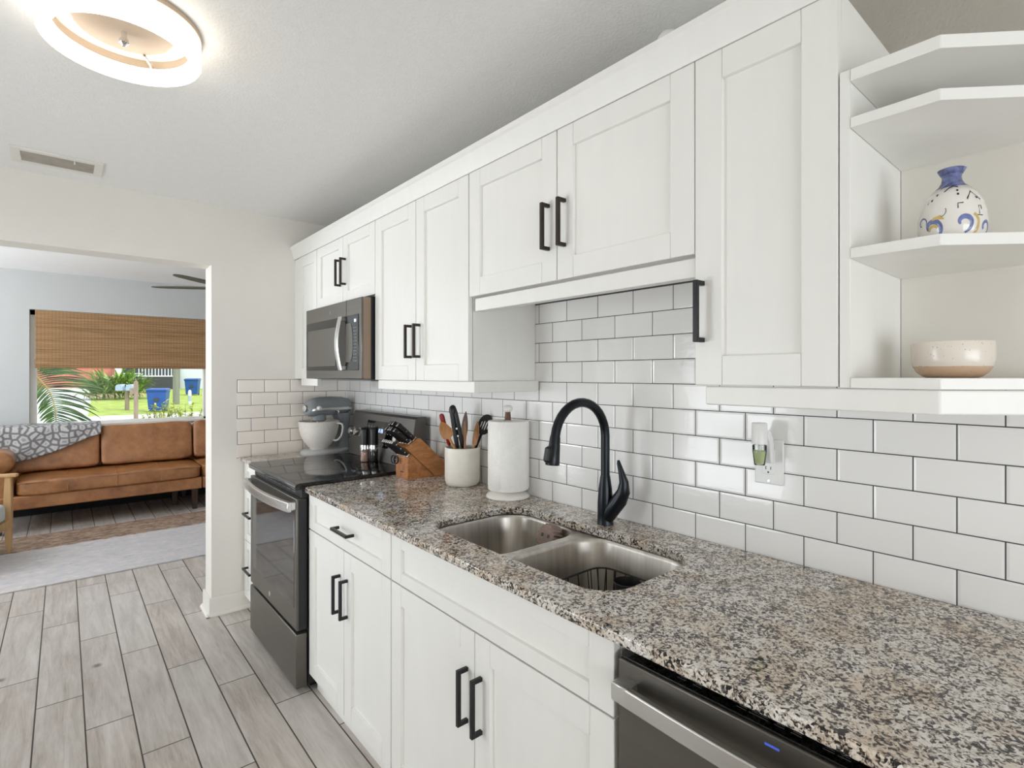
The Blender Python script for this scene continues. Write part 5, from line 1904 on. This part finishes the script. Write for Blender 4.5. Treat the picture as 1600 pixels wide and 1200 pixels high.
def clump(px, D, rad, hgt, n, label, seed):
    x, y = at(px, D)
    rnd = random.Random(seed)
    c = thing('lily_clump', (x, y, gz(y)), label, 'shrub')
    m, md_ = MB(), MB()
    for i in range(n):
        a = rnd.uniform(0, 6.283)
        rr = rad * 0.72 * math.sqrt(rnd.random())
        bx, by = x + rr * math.cos(a), y + rr * math.sin(a) * 0.5
        el = rnd.uniform(0.5, 1.35)
        a2 = a + rnd.uniform(-0.9, 0.9)
        d = (math.cos(a2) * math.cos(el), math.sin(a2) * math.cos(el), math.sin(el))
        h0 = gz(by) + rnd.uniform(0.0, 0.55) * hgt
        blade(m, (bx, by, h0), d, hgt * rnd.uniform(0.5, 0.8), 0.075, rnd.uniform(0.6, 1.7), 6)
    for i in range(n // 5):
        a = rnd.uniform(0, 6.283)
        rr = rad * 0.9 * math.sqrt(rnd.random())
        bx, by = x + rr * math.cos(a), y + rr * math.sin(a) * 0.5 - 0.3
        a2 = a + rnd.uniform(-1, 1)
        blade(md_, (bx, by, gz(by) + 0.35), (math.cos(a2), math.sin(a2) - 0.5, 0.3), 0.6, 0.06, 2.6, 5)
    m.build('leaves', 'lily', c)
    md_.build('dry_leaves', 'lilydry', c)


clump(180.0, 33.0, 1.85, 1.85, 300, 'big clump of green strap leaves against the red house', 21)


def shrub(px, D, rad, hgt, n, label, seed):
    x, y = at(px, D)
    rnd = random.Random(seed)
    c = thing('garden_shrub', (x, y, gz(y)), label, 'shrub', 'yellow-green shrubs under the window')
    m, ms = MB(), MB()
    for s in range(16):
        a = rnd.uniform(0, 6.283)
        r1 = rad * rnd.uniform(0.3, 1.0)
        top = Vector((x + r1 * math.cos(a), y + r1 * math.sin(a), gz(y) + hgt * rnd.uniform(0.7, 1.0)))
        base = Vector((x + 0.1 * r1 * math.cos(a), y + 0.1 * r1 * math.sin(a), gz(y)))
        ms.tube([base, base.lerp(top, 0.5) + Vector((0, 0, 0.05)), top], [0.012, 0.008, 0.003], 5)
        for k in range(n):
            t = rnd.uniform(0.35, 1.0)
            p = base.lerp(top, t)
            a3 = rnd.uniform(0, 6.283)
            e3 = rnd.uniform(-0.1, 0.9)
            blade(m, p, (math.cos(a3) * math.cos(e3), math.sin(a3) * math.cos(e3), math.sin(e3)), rnd.uniform(0.07, 0.13), 0.022, 0.5, 3)
    m.build('leaves', 'yellowleaf', c)
    ms.build('stems', 'postwood', c)


shrub(247, 13.5, 0.34, 1.06, 26, 'loose yellow-green shrub in front of the blue bin', 31)
shrub(288, 13.0, 0.50, 1.16, 34, 'wider yellow-green shrub at the right end of the window', 32)

# palm by the window
c = thing('palm_tree', (-2.75, 9.75, -0.37), 'feathery green palm hanging into the left of the window view', 'palm')
MB().tube([(-2.75, 9.75, -0.37), (-2.72, 9.75, 0.4), (-2.66, 9.72, 1.55)], [0.14, 0.12, 0.10], 16).build('trunk', 'postwood', c, smooth=True)


def frond(rib, Lmax, n, seed, drop=1.1, lean=0.75, left=1.0):
    rnd = random.Random(seed)
    P = [Vector(p) for p in rib]
    pts = []
    for i in range(len(P) - 1):
        for k in range(8):
            t = k / 8
            p0, p1, p2, p3 = P[max(i - 1, 0)], P[i], P[i + 1], P[min(i + 2, len(P) - 1)]
            pts.append(0.5 * ((2 * p1) + (p2 - p0) * t + (2 * p0 - 5 * p1 + 4 * p2 - p3) * t * t + (3 * p1 - p0 - 3 * p2 + p3) * t ** 3))
    pts.append(P[-1])
    m = MB()
    m.tube(pts, [0.013 * (1 - 0.8 * i / len(pts)) + 0.002 for i in range(len(pts))], 7)
    rb = m.build('frond', 'palmrib', c, smooth=True)
    m = MB()
    for i in range(n):
        f = 0.10 + 0.90 * i / n
        q = f * (len(pts) - 1)
        k = min(int(q), len(pts) - 2)
        p = pts[k].lerp(pts[k + 1], q - k)
        d = (pts[k + 1] - pts[k]).normalized()
        sd = d.cross(Vector((0, -1, 0.25))).normalized()
        L = Lmax * (0.40 + 0.60 * math.sin(math.pi * min(1, f * 0.75 + 0.16)))
        for s in (-1, 1):
            dv = sd * s * 0.80 + d * lean + Vector((0, rnd.uniform(-0.30, 0.10), rnd.uniform(-0.05, 0.10)))
            blade(m, p, dv, L * rnd.uniform(0.85, 1.1) * (left if s > 0 else 1.0), 0.0125, drop * rnd.uniform(0.5, 1.2), 6, side=dv.normalized().cross(Vector((0, -1, 0.1))).normalized())
    m.build('leaflets', 'palm', rb)


TOP = (-2.66, 9.72, 1.55)
frond([TOP, (-2.3, 9.55, 1.72), (-2.0, 9.45, 1.66), (-1.83, 9.4, 1.50), (-1.70, 9.4, 1.34), (-1.61, 9.4, 1.18), (-1.56, 9.4, 1.00), (-1.545, 9.4, 0.84), (-1.54, 9.4, 0.66)], 0.62, 50, 41, 0.9, 0.35, 0.42)
frond([TOP, (-2.35, 9.65, 1.86), (-2.05, 9.6, 1.88), (-1.84, 9.6, 1.78), (-1.68, 9.6, 1.62), (-1.58, 9.6, 1.46)], 0.52, 30, 42, 0.8, 0.45, 0.4)

# houses across the street
x, y = at(135, 46)
c = thing('brick_house', (x, y, gz(y)), 'red brick house behind the palm and the strap-leaf clump', 'house', local=True, rotz=-0.1)
MB().box(-9.0, 1.7, 0, 7, -0.5, 3.2).build('wall', 'brick', c)
MB().prism([(-9.4, 3.2), (1.9, 3.2), (-3.8, 6.0)], 'y', -0.3, 7.3).build('roof', 'roofgrey', c)
MB().box(-7.0, -5.6, -0.05, 0.05, 0.9, 2.2).build('window', 'housedark', c)
x, y = at(262, 47)
c = thing('white_house', (x, y, gz(y)), 'white house with a dark porch, right of the strap-leaf clump', 'house', local=True, rotz=-0.42)
MB().box(-3.6, 9.0, 0.2, 8, -0.4, 3.2).build('wall', 'housewhite', c)
MB().prism([(-3.8, 3.2), (9.4, 3.2), (2.8, 6.2)], 'y', -0.3, 8.3).build('roof', 'roofgrey', c)
pz = MB().box(-1.9, 0.9, -0.05, 0.25, -0.3, 3.1).build('porch', 'housedark', c)
m = MB()
m.box(-1.9, 0.9, -1.2, 0.0, 1.05, 1.15)
for i in range(12):
    xx = -1.85 + i * 0.245
    m.box(xx, xx + 0.06, -1.16, -1.1, 1.12, 2.0)
m.box(-1.9, 0.9, -1.18, -1.08, 1.95, 2.05)
m.build('railing', 'housewhite', pz)
MB().box(-1.9, 0.9, -1.2, 0.0, -0.4, 1.05).build('porch_base', 'housedark', pz)
for xx in (-3.5, -2.7):
    wdo = MB().box(xx, xx + 0.75, 0.12, 0.22, 0.35, 2.3).build('window', 'housedark', c)
    m = MB()
    m.box(xx, xx + 0.75, 0.08, 0.13, 1.28, 1.36)
    m.box(xx, xx + 0.75, 0.08, 0.13, 0.8, 0.86)
    m.box(xx, xx + 0.75, 0.08, 0.13, 1.8, 1.86)
    m.build('mullion', 'housewhite', wdo)
S.cycles.max_bounces = 10
S.cycles.diffuse_bounces = 6
S.cycles.glossy_bounces = 4
S.cycles.transparent_max_bounces = 8
S.cycles.caustics_reflective = False
S.cycles.caustics_refractive = False
S.cycles.sample_clamp_indirect = 6.0
